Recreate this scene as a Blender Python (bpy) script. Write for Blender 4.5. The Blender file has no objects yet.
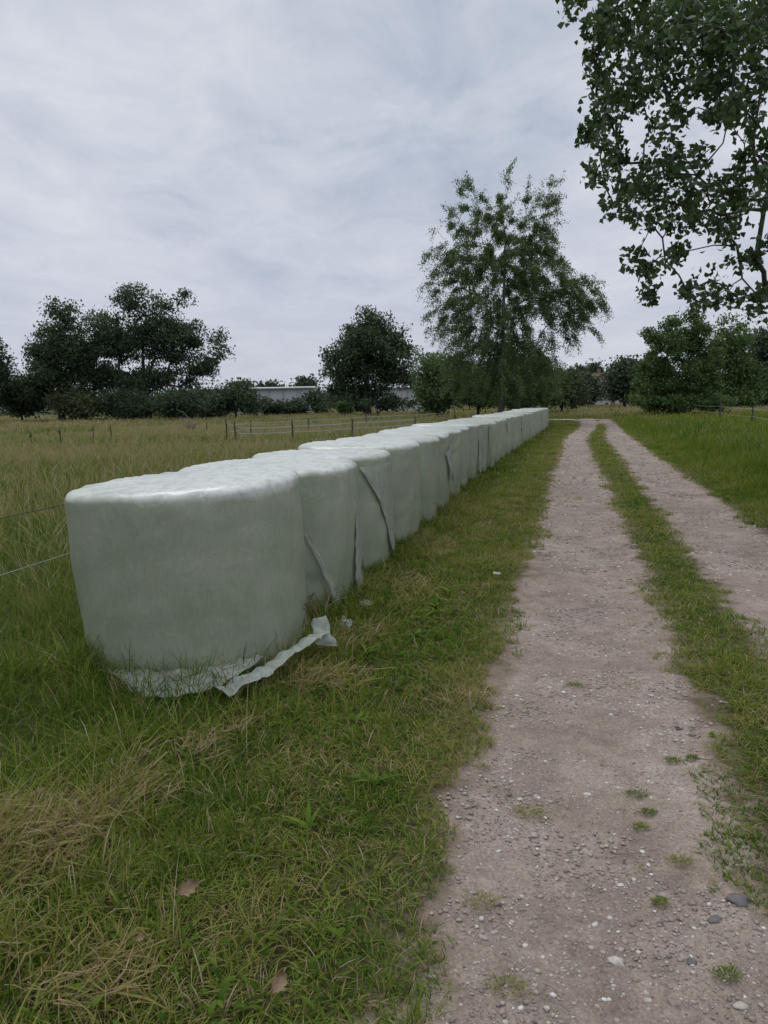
import bpy, math, random
import numpy as np
from mathutils import Vector, noise as mnoise

rng = np.random.default_rng(7)
random.seed(7)
scene = bpy.context.scene
COL = scene.collection
PI = math.pi

# ------------------------------------------------------------------ camera
F, H = 769.0, 1.5
ROLL = math.radians(1.15)
PITCH = math.atan((512 - 402.0) / F)
_f = np.array([0, math.cos(PITCH), -math.sin(PITCH)])
_r0 = np.array([1, 0, 0.])
_u0 = np.cross(_r0, _f)
_r = math.cos(ROLL) * _r0 - math.sin(ROLL) * _u0
_u = math.sin(ROLL) * _r0 + math.cos(ROLL) * _u0
CAM = np.array([0, 0, H])

def ray(x, y):
    return _f + _r * (x - 384) / F + _u * (512 - y) / F
def gnd(x, y, z=0.0):
    d = ray(x, y); return CAM + d * ((z - H) / d[2])
def at(x, y, Y):
    d = ray(x, y); return CAM + d * (Y / d[1])
def projv(P):
    q = P - CAM
    d = np.maximum(q @ _f, 1e-3)
    return 384 + F * (q @ _r) / d, 512 - F * (q @ _u) / d

cd = bpy.data.cameras.new("camera")
cam = bpy.data.objects.new("camera", cd); COL.objects.link(cam)
from mathutils import Matrix
M = Matrix(((_r[0], _u[0], -_f[0], 0), (_r[1], _u[1], -_f[1], 0), (_r[2], _u[2], -_f[2], H), (0, 0, 0, 1)))
cam.matrix_world = M
cd.sensor_fit = 'HORIZONTAL'; cd.sensor_width = 36.0
cd.lens = 36.0 * F / 768.0
cd.clip_start = 0.05; cd.clip_end = 3000
scene.camera = cam

# ------------------------------------------------------------------ helpers
def vnoise(x, y, seed=0):
    """2D value noise, 0..1"""
    x = np.asarray(x, float); y = np.asarray(y, float)
    xi = np.floor(x).astype(np.int64); yi = np.floor(y).astype(np.int64)
    fx = x - xi; fy = y - yi
    fx = fx * fx * (3 - 2 * fx); fy = fy * fy * (3 - 2 * fy)
    def h(a, b):
        n = (a * 374761393 + b * 668265263 + seed * 974634777) & 0xffffffff
        n = ((n ^ (n >> 13)) * 1274126177) & 0xffffffff
        return ((n ^ (n >> 16)) & 0xffff) / 65535.0
    return (h(xi, yi) * (1 - fx) + h(xi + 1, yi) * fx) * (1 - fy) + (h(xi, yi + 1) * (1 - fx) + h(xi + 1, yi + 1) * fx) * fy

def fbm(x, y, seed=0, oct=3):
    a = 0; w = 0.5; t = 0
    for k in range(oct):
        a = a + w * vnoise(np.asarray(x) * 2 ** k, np.asarray(y) * 2 ** k, seed + k * 17); t += w; w *= .5
    return a / t

def bell(q, c, w):
    return np.exp(-((q - c) / w) ** 2)

def ss(v, a, b):
    t = np.clip((np.asarray(v, float) - a) / (b - a), 0, 1); return t * t * (3 - 2 * t)
def rut_edges(side, Y):
    if side == 0: return -.40 + .80 * ss(Y, 27, 47), .60 - .20 * ss(Y, 10, 25) + .95 * ss(Y, 27, 47)
    return 1.18 + .62 * ss(Y, 27, 47), 2.1 + .22 * ss(Y, 27, 47)
def rut_dist(X, Y):
    q = X - .25 * Y; out = []
    for k in (0, 1):
        a, b = rut_edges(k, Y); out.append(np.abs(q - (a + b) / 2) - (b - a) / 2)
    return np.minimum(np.minimum(*out) + np.where(Y > 53.5, 3, 0), 2.)

def gz(X, Y):
    X = np.asarray(X, float); Y = np.asarray(Y, float)
    q = X - .25 * Y
    z = .05 * (fbm(X * .45, Y * .45, 3) - .5) + .02 * (fbm(X * 2.2, Y * 2.2, 5, 2) - .5)
    z = z - .045 * bell(q, .12, .4) - .04 * bell(q, 1.75, .42) - .02
    z = z + .5 * np.clip((Y - 60) / 200, 0, 1) * 0
    return z

def link(name, me, mat=None, parent=None):
    o = bpy.data.objects.new(name, me); COL.objects.link(o)
    if mat is not None and me is not None and len(me.materials) == 0: me.materials.append(mat)
    if parent is not None: o.parent = parent
    return o

def np_mesh(name, V, Fq, smooth=False, attr=None):
    V = np.ascontiguousarray(V, dtype=np.float32); Fq = np.ascontiguousarray(Fq, dtype=np.int32)
    me = bpy.data.meshes.new(name)
    k = Fq.shape[1]
    me.vertices.add(len(V)); me.vertices.foreach_set('co', V.ravel())
    me.loops.add(Fq.size); me.loops.foreach_set('vertex_index', Fq.ravel())
    me.polygons.add(len(Fq)); me.polygons.foreach_set('loop_start', np.arange(0, Fq.size, k, dtype=np.int32))
    if smooth: me.polygons.foreach_set('use_smooth', np.ones(len(Fq), dtype=bool))
    if attr:
        for an, av in attr.items():
            a = me.attributes.new(an, 'FLOAT', 'POINT')
            a.data.foreach_set('value', np.ascontiguousarray(av, dtype=np.float32))
    me.update(); me.validate()
    return me

class MB:
    """collects polygons for ONE mesh object"""
    def __init__(s): s.v = []; s.f = []
    def add(s, verts, faces):
        n = len(s.v); s.v += [tuple(map(float, v)) for v in verts]; s.f += [tuple(i + n for i in f) for f in faces]
    def box(s, c, d, rz=0):
        cx, cy, cz = c; a, b, h = d[0] / 2, d[1] / 2, d[2] / 2
        cs, sn = math.cos(rz), math.sin(rz)
        vs = []
        for dz in (-h, h):
            for dx, dy in ((-a, -b), (a, -b), (a, b), (-a, b)):
                vs.append((cx + dx * cs - dy * sn, cy + dx * sn + dy * cs, cz + dz))
        s.add(vs, [(3, 2, 1, 0), (4, 5, 6, 7), (0, 1, 5, 4), (1, 2, 6, 5), (2, 3, 7, 6), (3, 0, 4, 7)])
    def tube(s, pts, r, n=6, cap=True):
        pts = [Vector(p) for p in pts]; rs = r if isinstance(r, (list, tuple)) else [r] * len(pts)
        base = len(s.v)
        for i, p in enumerate(pts):
            d = (pts[min(i + 1, len(pts) - 1)] - pts[max(i - 1, 0)])
            d.normalize()
            a = d.cross(Vector((0, 0, 1)))
            if a.length < .05: a = d.cross(Vector((1, 0, 0)))
            a.normalize(); b = d.cross(a)
            for k in range(n):
                t = 2 * PI * k / n
                s.v.append(tuple(p + (a * math.cos(t) + b * math.sin(t)) * rs[i]))
        for i in range(len(pts) - 1):
            for k in range(n):
                k2 = (k + 1) % n
                s.f.append((base + i * n + k, base + i * n + k2, base + (i + 1) * n + k2, base + (i + 1) * n + k))
        if cap:
            s.f.append(tuple(base + k for k in range(n)))
            s.f.append(tuple(base + (len(pts) - 1) * n + k for k in range(n)))
    def build(s, name, mat, parent=None, smooth=False):
        me = bpy.data.meshes.new(name); me.from_pydata(s.v, [], s.f)
        if smooth:
            for p in me.polygons: p.use_smooth = True
        me.update()
        return link(name, me, mat, parent)

def tag(o, label=None, cat=None, group=None, kind=None):
    if label: o['label'] = label
    if cat: o['category'] = cat
    if group: o['group'] = group
    if kind: o['kind'] = kind
    return o

def empty(name, loc, rz=0):
    o = bpy.data.objects.new(name, None); COL.objects.link(o)
    o.location = loc; o.rotation_euler = (0, 0, rz); o.empty_display_size = .3
    return o

# ------------------------------------------------------------------ materials
def newmat(name):
    m = bpy.data.materials.new(name); m.use_nodes = True
    nt = m.node_tree
    b = nt.nodes.get('Principled BSDF')
    return m, nt, b

def N(nt, t, **kw):
    n = nt.nodes.new(t)
    for k, v in kw.items(): setattr(n, k, v)
    return n

def ramp(nt, stops, interp='LINEAR'):
    r = nt.nodes.new('ShaderNodeValToRGB'); r.color_ramp.interpolation = interp
    e = r.color_ramp.elements
    while len(e) < len(stops): e.new(.5)
    for i, (p, c) in enumerate(stops):
        e[i].position = p; e[i].color = (c[0], c[1], c[2], 1)
    return r

def noise(nt, scale, detail=4, rough=.55, vec=None, dist=0):
    n = nt.nodes.new('ShaderNodeTexNoise')
    n.inputs['Scale'].default_value = scale; n.inputs['Detail'].default_value = detail
    n.inputs['Roughness'].default_value = rough; n.inputs['Distortion'].default_value = dist
    if vec is not None: nt.links.new(vec, n.inputs['Vector'])
    return n

def mixc(nt, a, b, fac, mode='MIX'):
    m = nt.nodes.new('ShaderNodeMix'); m.data_type = 'RGBA'; m.blend_type = mode
    for sock, v in ((m.inputs[6], a), (m.inputs[7], b), (m.inputs[0], fac)):
        if isinstance(v, (int, float)): sock.default_value = v
        elif isinstance(v, tuple): sock.default_value = (v[0], v[1], v[2], 1)
        else: nt.links.new(v, sock)
    return m.outputs[2]

def math_n(nt, op, a, b=None, clamp=False):
    m = nt.nodes.new('ShaderNodeMath'); m.operation = op; m.use_clamp = clamp
    for i, v in enumerate((a, b)):
        if v is None: continue
        if isinstance(v, (int, float)): m.inputs[i].default_value = v
        else: nt.links.new(v, m.inputs[i])
    return m.outputs[0]

def maprange(nt, v, a, b, c=0., d=1.):
    m = nt.nodes.new('ShaderNodeMapRange'); m.clamp = True
    nt.links.new(v, m.inputs[0])
    for i, x in enumerate((a, b, c, d)): m.inputs[i + 1].default_value = x
    return m.outputs[0]

def leaf_material(name, stops, attr='tint', transl=.35, rough=.5, spec=.3):
    m, nt, b = newmat(name)
    a = N(nt, 'ShaderNodeAttribute'); a.attribute_name = attr
    r = ramp(nt, stops)
    nt.links.new(a.outputs['Fac'], r.inputs[0])
    nt.links.new(r.outputs[0], b.inputs['Base Color'])
    b.inputs['Roughness'].default_value = rough
    b.inputs['Specular IOR Level'].default_value = spec
    tr = N(nt, 'ShaderNodeBsdfTranslucent')
    bright = mixc(nt, r.outputs[0], (1.25, 1.35, .7), 1.0, 'MULTIPLY')
    nt.links.new(bright, tr.inputs['Color'])
    mx = N(nt, 'ShaderNodeMixShader'); mx.inputs[0].default_value = transl
    out = nt.nodes['Material Output']
    nt.links.new(b.outputs[0], mx.inputs[1]); nt.links.new(tr.outputs[0], mx.inputs[2])
    nt.links.new(mx.outputs[0], out.inputs['Surface'])
    return m

M_ = {}
GRASS_STOPS = [(0, (.040, .084, .010)), (.25, (.092, .152, .018)), (.5, (.185, .215, .040)), (.68, (.265, .228, .082)), (.85, (.29, .215, .130)), (1, (.42, .345, .25))]
MEADOW_STOPS = [(0, (.050, .096, .015)), (.25, (.105, .160, .030)), (.5, (.195, .208, .070)), (.68, (.265, .230, .125)), (.85, (.32, .250, .180)), (1, (.40, .33, .25))]
M_['grass'] = leaf_material('grass_blades', GRASS_STOPS, transl=.32, rough=.75, spec=.10)
M_['meadow'] = leaf_material('meadow_blades', MEADOW_STOPS, transl=.32, rough=.75, spec=.10)
def crown_mat(name, a, b, c):
    return leaf_material(name, [(0, a), (.6, b), (1, c)], transl=.3, rough=.5, spec=.3)
M_['oak'] = crown_mat('oak_leaves', (.036, .058, .036), (.054, .086, .046), (.085, .120, .058))
M_['far'] = crown_mat('far_leaves', (.040, .060, .042), (.058, .085, .054), (.085, .115, .062))
M_['birch'] = crown_mat('birch_leaves', (.062, .104, .046), (.100, .155, .064), (.150, .215, .085))
M_['bush'] = crown_mat('bush_leaves', (.046, .084, .030), (.080, .138, .044), (.135, .205, .066))
M_['poplar'] = crown_mat('poplar_leaves', (.036, .062, .030), (.058, .098, .042), (.095, .142, .056))

M_['olive'] = crown_mat('olive_leaves', (.050, .062, .030), (.075, .090, .042), (.11, .125, .058))
def bark(name, c1, c2, scale=6):
    m, nt, b = newmat(name)
    tc = N(nt, 'ShaderNodeTexCoord'); mp = N(nt, 'ShaderNodeMapping'); mp.inputs['Scale'].default_value = (1, 1, .25)
    nt.links.new(tc.outputs['Object'], mp.inputs[0])
    n = noise(nt, scale, 6, .65, mp.outputs[0])
    r = ramp(nt, [(.3, c1), (.7, c2)]); nt.links.new(n.outputs[0], r.inputs[0])
    nt.links.new(r.outputs[0], b.inputs['Base Color']); b.inputs['Roughness'].default_value = .9
    bp = N(nt, 'ShaderNodeBump'); bp.inputs['Strength'].default_value = .6; bp.inputs['Distance'].default_value = .02
    nt.links.new(n.outputs[0], bp.inputs['Height']); nt.links.new(bp.outputs[0], b.inputs['Normal'])
    return m
M_['bark'] = bark('dark_bark', (.03, .026, .022), (.075, .066, .056))
M_['birch_bark'] = bark('birch_bark', (.03, .029, .027), (.12, .115, .105))

def plain(name, c, rough=.7, var=.25, scale=12, spec=.3):
    m, nt, b = newmat(name)
    tc = N(nt, 'ShaderNodeTexCoord')
    n = noise(nt, scale, 5, .6, tc.outputs['Object'])
    r = ramp(nt, [(.25, tuple(x * (1 - var) for x in c)), (.75, tuple(min(1, x * (1 + var)) for x in c))])
    nt.links.new(n.outputs[0], r.inputs[0]); nt.links.new(r.outputs[0], b.inputs['Base Color'])
    b.inputs['Roughness'].default_value = rough; b.inputs['Specular IOR Level'].default_value = spec
    return m

# --- silage film: pale green stretch film with stained sides
def film_material(name, wall_mix=1.0):
    m, nt, b = newmat(name)
    tc = N(nt, 'ShaderNodeTexCoord'); g = N(nt, 'ShaderNodeNewGeometry')
    P = g.outputs['Position']
    mp = N(nt, 'ShaderNodeMapping'); mp.inputs['Scale'].default_value = (1, 1, .16); nt.links.new(P, mp.inputs[0])
    streak = noise(nt, 80, 7, .75, mp.outputs[0])
    blot = noise(nt, 3.2, 5, .6, P, .6)
    fine = noise(nt, 70, 3, .6, P)
    sep = N(nt, 'ShaderNodeSeparateXYZ'); nt.links.new(P, sep.inputs[0])
    # grey-green tone on the walls, starting below the shoulder
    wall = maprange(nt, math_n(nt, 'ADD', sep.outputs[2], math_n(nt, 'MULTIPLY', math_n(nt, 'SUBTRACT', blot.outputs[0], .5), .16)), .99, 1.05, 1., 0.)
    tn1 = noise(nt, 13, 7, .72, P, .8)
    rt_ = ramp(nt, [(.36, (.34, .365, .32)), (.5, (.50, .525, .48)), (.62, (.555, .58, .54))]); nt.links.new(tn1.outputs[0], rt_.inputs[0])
    paler = rt_.outputs[0]
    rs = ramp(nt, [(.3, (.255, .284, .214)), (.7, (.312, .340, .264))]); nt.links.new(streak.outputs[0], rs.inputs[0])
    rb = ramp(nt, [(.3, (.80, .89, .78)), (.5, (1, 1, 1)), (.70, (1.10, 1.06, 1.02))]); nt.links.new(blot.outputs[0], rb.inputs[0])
    darker = mixc(nt, rs.outputs[0], rb.outputs[0], .9, 'MULTIPLY')
    c = mixc(nt, paler, darker, math_n(nt, 'MULTIPLY', wall, wall_mix))
    # dried mud splashes, scattered
    mud = noise(nt, 7, 6, .7, P, .8)
    c = mixc(nt, c, (.22, .215, .165), maprange(nt, mud.outputs[0], .60, .70, 0., .35))
    # specks
    sp = maprange(nt, fine.outputs[0], .70, .76, 0., .35)
    c = mixc(nt, c, (.16, .17, .13), sp)
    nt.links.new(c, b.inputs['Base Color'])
    b.inputs['Roughness'].default_value = .30; b.inputs['Specular IOR Level'].default_value = .42
    # fine pleats: film laid in horizontal bands with stretched vertical creases
    mp2 = N(nt, 'ShaderNodeMapping'); mp2.inputs['Scale'].default_value = (1, 1, .12); nt.links.new(P, mp2.inputs[0])
    w = noise(nt, 26, 5, .65, mp2.outputs[0], .3)
    cr = noise(nt, 9, 4, .6, P, 1.2)
    hgt = math_n(nt, 'ADD', math_n(nt, 'MULTIPLY', w.outputs[0], .55), math_n(nt, 'MULTIPLY', cr.outputs[0], .35))
    # overlapping wrap bands and sharp creases
    wv = N(nt, 'ShaderNodeTexWave'); wv.wave_type = 'BANDS'; wv.bands_direction = 'Z'; wv.wave_profile = 'SAW'
    wv.inputs['Scale'].default_value = 1.15; wv.inputs['Distortion'].default_value = 1.6; wv.inputs['Detail'].default_value = 2; wv.inputs['Detail Scale'].default_value = .8
    mp3 = N(nt, 'ShaderNodeMapping'); mp3.inputs['Rotation'].default_value = (.10, .07, 0); nt.links.new(P, mp3.inputs[0]); nt.links.new(mp3.outputs[0], wv.inputs['Vector'])
    rid = noise(nt, 11, 5, .55, P, 1.0); rid.noise_type = 'RIDGED_MULTIFRACTAL'
    hgt = math_n(nt, 'ADD', hgt, math_n(nt, 'ADD', math_n(nt, 'MULTIPLY', wv.outputs['Fac'], .34), math_n(nt, 'MULTIPLY', rid.outputs[0], .11)))
    hgt = math_n(nt, 'MULTIPLY', hgt, maprange(nt, sep.outputs[2], 1.0, 1.06, 1., .35))   # the film is taut across the tops
    bp = N(nt, 'ShaderNodeBump'); bp.inputs['Strength'].default_value = .7; bp.inputs['Distance'].default_value = .014
    nt.links.new(hgt, bp.inputs['Height']); nt.links.new(bp.outputs[0], b.inputs['Normal'])
    return m
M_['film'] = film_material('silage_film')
def loose_film():
    m, nt, b = newmat('loose_film')
    g = N(nt, 'ShaderNodeNewGeometry')
    n = noise(nt, 14, 5, .6, g.outputs['Position'], .5)
    r = ramp(nt, [(.3, (.31, .345, .285)), (.65, (.46, .495, .43))]); nt.links.new(n.outputs[0], r.inputs[0])
    nt.links.new(r.outputs[0], b.inputs['Base Color']); b.inputs['Roughness'].default_value = .33
    tr = N(nt, 'ShaderNodeBsdfTranslucent'); nt.links.new(r.outputs[0], tr.inputs[0])
    mx = N(nt, 'ShaderNodeMixShader'); mx.inputs[0].default_value = .3
    nt.links.new(b.outputs[0], mx.inputs[1]); nt.links.new(tr.outputs[0], mx.inputs[2])
    nt.links.new(mx.outputs[0], nt.nodes['Material Output'].inputs['Surface'])
    bp = N(nt, 'ShaderNodeBump'); bp.inputs['Strength'].default_value = .5; bp.inputs['Distance'].default_value = .01
    n2 = noise(nt, 38, 4, .6, g.outputs['Position'], 1.5)
    nt.links.new(n2.outputs[0], bp.inputs['Height']); nt.links.new(bp.outputs[0], b.inputs['Normal'])
    return m
M_['loose'] = loose_film()

def dirt_color(nt, P):
    """sandy, pink-brown gravel; returns colour and height sockets"""
    big = noise(nt, 1.1, 5, .6, P, .4)
    mid = noise(nt, 9, 6, .65, P, .3)
    fin = noise(nt, 75, 7, .8, P)
    r = ramp(nt, [(.32, (.158, .124, .100)), (.5, (.262, .211, .173)), (.68, (.375, .315, .268))])
    mm = math_n(nt, 'ADD', math_n(nt, 'MULTIPLY', big.outputs[0], .5), math_n(nt, 'MULTIPLY', mid.outputs[0], .5))
    nt.links.new(mm, r.inputs[0])
    rf = ramp(nt, [(.32, (.48, .47, .46)), (.5, (1, 1, 1)), (.68, (1.45, 1.42, 1.38))]); nt.links.new(fin.outputs[0], rf.inputs[0])
    c = mixc(nt, r.outputs[0], rf.outputs[0], .85, 'MULTIPLY')
    h = None
    for sc, dens, cols in ((62, .55, [(0, (.12, .10, .095)), (.35, (.22, .18, .16)), (.7, (.33, .28, .25)), (1, (.52, .49, .46))]),
                           (110, .5, [(0, (.13, .125, .13)), (.4, (.25, .20, .17)), (.8, (.36, .30, .25)), (1, (.50, .48, .45))])):
        v = N(nt, 'ShaderNodeTexVoronoi'); v.inputs['Scale'].default_value = sc
        wv = N(nt, 'ShaderNodeVectorMath'); wv.operation = 'MULTIPLY'; wv.inputs[1].default_value = (1, 1, .3)
        wob = noise(nt, sc * .9, 2, .6, P); wa_ = N(nt, 'ShaderNodeVectorMath'); wa_.operation = 'MULTIPLY_ADD'
        nt.links.new(wob.outputs['Color'], wa_.inputs[0]); wa_.inputs[1].default_value = (.75 / sc,) * 3; nt.links.new(P, wa_.inputs[2])
        nt.links.new(wa_.outputs[0], wv.inputs[0]); nt.links.new(wv.outputs[0], v.inputs['Vector'])
        sp = N(nt, 'ShaderNodeSeparateColor'); nt.links.new(v.outputs['Color'], sp.inputs[0])
        has = math_n(nt, 'LESS_THAN', sp.outputs[1], dens)
        rad = maprange(nt, sp.outputs[2], 0, 1, .18, .42)
        shp = maprange(nt, math_n(nt, 'SUBTRACT', rad, v.outputs['Distance']), 0., .06)
        msk = math_n(nt, 'MULTIPLY', has, shp)
        rc = ramp(nt, cols); nt.links.new(sp.outputs[0], rc.inputs[0])
        c = mixc(nt, c, rc.outputs[0], math_n(nt, 'MULTIPLY', msk, .75))
        hh = math_n(nt, 'MULTIPLY', msk, 14. / sc)
        h = hh if h is None else math_n(nt, 'ADD', h, hh)
    h = math_n(nt, 'ADD', h, math_n(nt, 'MULTIPLY', fin.outputs[0], .35))
    h = math_n(nt, 'ADD', h, math_n(nt, 'MULTIPLY', mid.outputs[0], 1.2))
    return c, h

def surface_material(name, bare=False):
    """gravel where wheels run, thatch and soil elsewhere; the border follows the stored distance to the ruts"""
    m, nt, b = newmat(name)
    g = N(nt, 'ShaderNodeNewGeometry'); P = g.outputs['Position']
    n1 = noise(nt, .55, 5, .6, P); n2 = noise(nt, 18, 6, .7, P)
    soil = ramp(nt, [(.25, (.026, .028, .011)), (.5, (.050, .050, .020)), (.75, (.10, .082, .044))])
    nt.links.new(math_n(nt, 'ADD', math_n(nt, 'MULTIPLY', n1.outputs[0], .45), math_n(nt, 'MULTIPLY', n2.outputs[0], .55)), soil.inputs[0])
    c, h = dirt_color(nt, P)
    if not bare:
        a = N(nt, 'ShaderNodeAttribute'); a.attribute_name = 'rut'
        nz = noise(nt, 3.4, 6, .7, P); nz2 = noise(nt, 1.3, 6, .7, P)
        e = math_n(nt, 'ADD', a.outputs['Fac'], math_n(nt, 'ADD', math_n(nt, 'MULTIPLY', math_n(nt, 'SUBTRACT', nz.outputs[0], .5), .7), math_n(nt, 'MULTIPLY', math_n(nt, 'SUBTRACT', nz2.outputs[0], .5), .3)))
        dark = mixc(nt, (.16, .122, .088), soil.outputs[0], maprange(nt, e, .0, .30))   # humus along the rim
        c = mixc(nt, c, dark, maprange(nt, e, -.05, .10))
    nt.links.new(c, b.inputs['Base Color']); b.inputs['Roughness'].default_value = .97; b.inputs['Specular IOR Level'].default_value = .1
    bp = N(nt, 'ShaderNodeBump'); bp.inputs['Strength'].default_value = .9; bp.inputs['Distance'].default_value = .014
    nt.links.new(h, bp.inputs['Height']); nt.links.new(bp.outputs[0], b.inputs['Normal'])
    return m
M_['track'] = surface_material('gravel_and_soil')
M_['bend'] = surface_material('gravel_bend', True)
M_['ground'] = M_['track']


# ------------------------------------------------------------------ ground and track
def axis(lo, hi, fine_lo, fine_hi, step, grow=1.18):
    a = list(np.arange(fine_lo, fine_hi + 1e-6, step))
    s = step; x = fine_hi
    while x < hi: s *= grow; x += s; a.append(min(x, hi))
    s = step; x = fine_lo
    while x > lo: s *= grow; x -= s; a.insert(0, max(x, lo))
    return np.array(a)
gx = axis(-900, 900, -8, 12, .14); gy = axis(-60, 1200, -1, 24, .14)
GX, GY = np.meshgrid(gx, gy)
GZ = gz(GX, GY) * np.clip(1.4 - np.hypot(GX, GY) / 400, 0, 1)
V = np.stack([GX, GY, GZ], -1).reshape(-1, 3)
nx, ny = len(gx), len(gy)
ii = (np.arange(ny - 1)[:, None] * nx + np.arange(nx - 1)[None]).ravel()
me = np_mesh('ground', V, np.stack([ii, ii + 1, ii + nx + 1, ii + nx], -1), smooth=True, attr={'rut': rut_dist(V[:, 0], V[:, 1])})
tag(link('ground', me, M_['ground']), kind='structure')


def rut(name, side):
    Ys = []; y = -1.5
    while y < 53.5: Ys.append(y); y += .07 + max(0, y) * .006
    Ys = np.array(Ys)
    a, b = rut_edges(side, Ys)
    a = a - .2; b = b + .2
    U = np.linspace(0, 1, 17); k = 17
    X = .25 * Ys[:, None] + a[:, None] * (1 - U) + b[:, None] * U
    YY = np.repeat(Ys[:, None], k, 1)
    Z = gz(X, YY) + .006 - .012 * np.abs(2 * U - 1)[None] ** 8 + .012 * (fbm(X * 5, YY * 5, 77, 3) - .5)
    V = np.stack([X, YY, Z], -1).reshape(-1, 3)
    n = len(Ys)
    ii = (np.arange(n - 1)[:, None] * k + np.arange(k - 1)[None]).ravel()
    o = link(name, np_mesh(name, V, np.stack([ii, ii + 1, ii + k + 1, ii + k], -1), smooth=True, attr={'rut': rut_dist(V[:, 0], V[:, 1])}), M_['track'])
    tag(o, kind='structure'); return o
rut('gravel_track', 0); rut('gravel_track', 1)
# the track swings left at the end of the row
pts = []
cx0, cy0, R0 = 5.0, 53.2, 0
sw = []
for t in np.linspace(0, 1, 24):
    ang = t * PI / 2
    Rin, Rout = 1.6, 5.4
    c = np.array([12.6, 53.0])
    sw.append((c + np.array([math.cos(ang) * 0.9, math.sin(ang) * 1.0]), c + np.array([math.cos(ang) * 3.6, math.sin(ang) * 4.4])))
for xx in np.linspace(11, -25, 20): sw.append((np.array([xx, 54.0 + .04 * (11 - xx)]), np.array([xx, 57.4 + .04 * (11 - xx)])))
V = []
for a, b in sw:
    for u in np.linspace(0, 1, 6):
        p = a * (1 - u) + b * u; V.append((p[0], p[1], float(gz(p[0], p[1])) + .03))
n = len(sw); k = 6
ii = (np.arange(n - 1)[:, None] * k + np.arange(k - 1)[None]).ravel()
tag(link('gravel_bend', np_mesh('gravel_bend', np.array(V), np.stack([ii, ii + k, ii + k + 1, ii + 1], -1), smooth=True), M_['bend']), kind='structure')

# ------------------------------------------------------------------ silage bales
NB = 29
bales = []
def row_pos(i):
    k = i * 1.285
    x = -1.15 + .228 * min(k, 10) + .268 * max(0, k - 10)
    return x, 4.69 + k
for i in range(NB):
    x, y = row_pos(i)
    R = .675 if i == 0 else .642 + .012 * math.sin(i * 2.3)
    if i: x += .025 * math.sin(i * 5.1)
    bales.append((x, y, R))

def bale_mesh(R, Hh, seed, res=120, rings=44, pw=2.0):
    pr = []
    # profile: bottom centre -> wall -> shoulder -> top centre, as (radius, z)
    pr += [(R * .55, 0), (R * .86, 0.0)]
    rb = .09; rt = .055
    for t in np.linspace(0, 1, 6): pr.append((R * .96 - rb + rb * math.sin(t * PI / 2), rb - rb * math.cos(t * PI / 2)))
    for t in np.linspace(0, 1, rings // 2 + 2)[1:]:
        z = rb + t * (Hh - rt - rb)
        pr.append((R * (.96 + .04 * math.sin(min(1, t * 1.15) * PI * .5) + .012 * math.sin(t * PI)), z))
    Rt = pr[-1][0]
    for t in np.linspace(0, 1, 9)[1:]:
        s = t * PI / 2
        pr.append((Rt - rt * 1.25 * (1 - math.cos(s)), Hh - rt + rt * math.sin(s) * .93))
    r_in = pr[-1][0]; z_in = pr[-1][1]
    for t in np.linspace(0, 1, 14)[1:]:
        pr.append((r_in * (1 - t) + .004, z_in + .012 * math.sin(t * PI / 2) ))
    pr = np.array(pr); m = len(pr)
    th = np.linspace(0, 2 * PI, res, endpoint=False)
    rad = np.repeat(pr[:, 0][:, None], res, 1); z = np.repeat(pr[:, 1][:, None], res, 1)
    T = np.repeat(th[None], m, 0)
    c, s_ = np.cos(T), np.sin(T)
    sup = (np.abs(np.cos(T)) ** pw + np.abs(np.sin(T)) ** pw) ** (-1 / pw)
    o = seed * 13.7
    # soft dents, uneven shoulder, wrinkles
    big = fbm(c * 1.6 + o, s_ * 1.6 + z * 1.5 + o, 31, 3) - .5
    wal = np.clip(z / .2, 0, 1)
    ver = (fbm(T * 14, z * 1.4 + o, 37, 3) - .5)
    hor = (fbm(c * 2 + o, s_ * 2 + z * 9, 43, 3) - .5)
    edge = np.clip(rad / R, 0, 1)
    dr = (.055 * big + .010 * ver + .012 * hor) * np.clip((edge - .3) / .6, 0, 1)
    topm = np.clip((z - (Hh - .10)) / .08, 0, 1)
    radial = np.abs(fbm(T * 17 + o + rad * 1.5, rad * 2.5, 51, 3) - .5) * 2
    dz = topm * (-.010 * (1 - radial) ** 3 * np.clip(rad / R * 1.2, .15, 1) + .010 * (fbm(c * rad * 2.4 + o, s_ * rad * 2.4, 57, 2) - .5))
    # pleats gathered over the shoulder
    sh = np.exp(-((z - (Hh - .05)) / .07) ** 2) * edge
    dr = dr + sh * .007 * (fbm(T * 16 + o, z * 3, 61, 2) - .5) * 2
    # slight squash: bales sag
    rad2 = rad + dr
    X = rad2 * c * sup; Y = rad2 * s_ * sup; Z = z + dz
    V = np.stack([X, Y, Z], -1).reshape(-1, 3)
    i0 = np.arange(m - 1)[:, None] * res; j = np.arange(res)[None]; j2 = (j + 1) % res
    Fq = np.stack([i0 + j, i0 + j2, i0 + res + j2, i0 + res + j], -1).reshape(-1, 4)
    return np_mesh('silage_bale', V, Fq, smooth=True)

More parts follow.
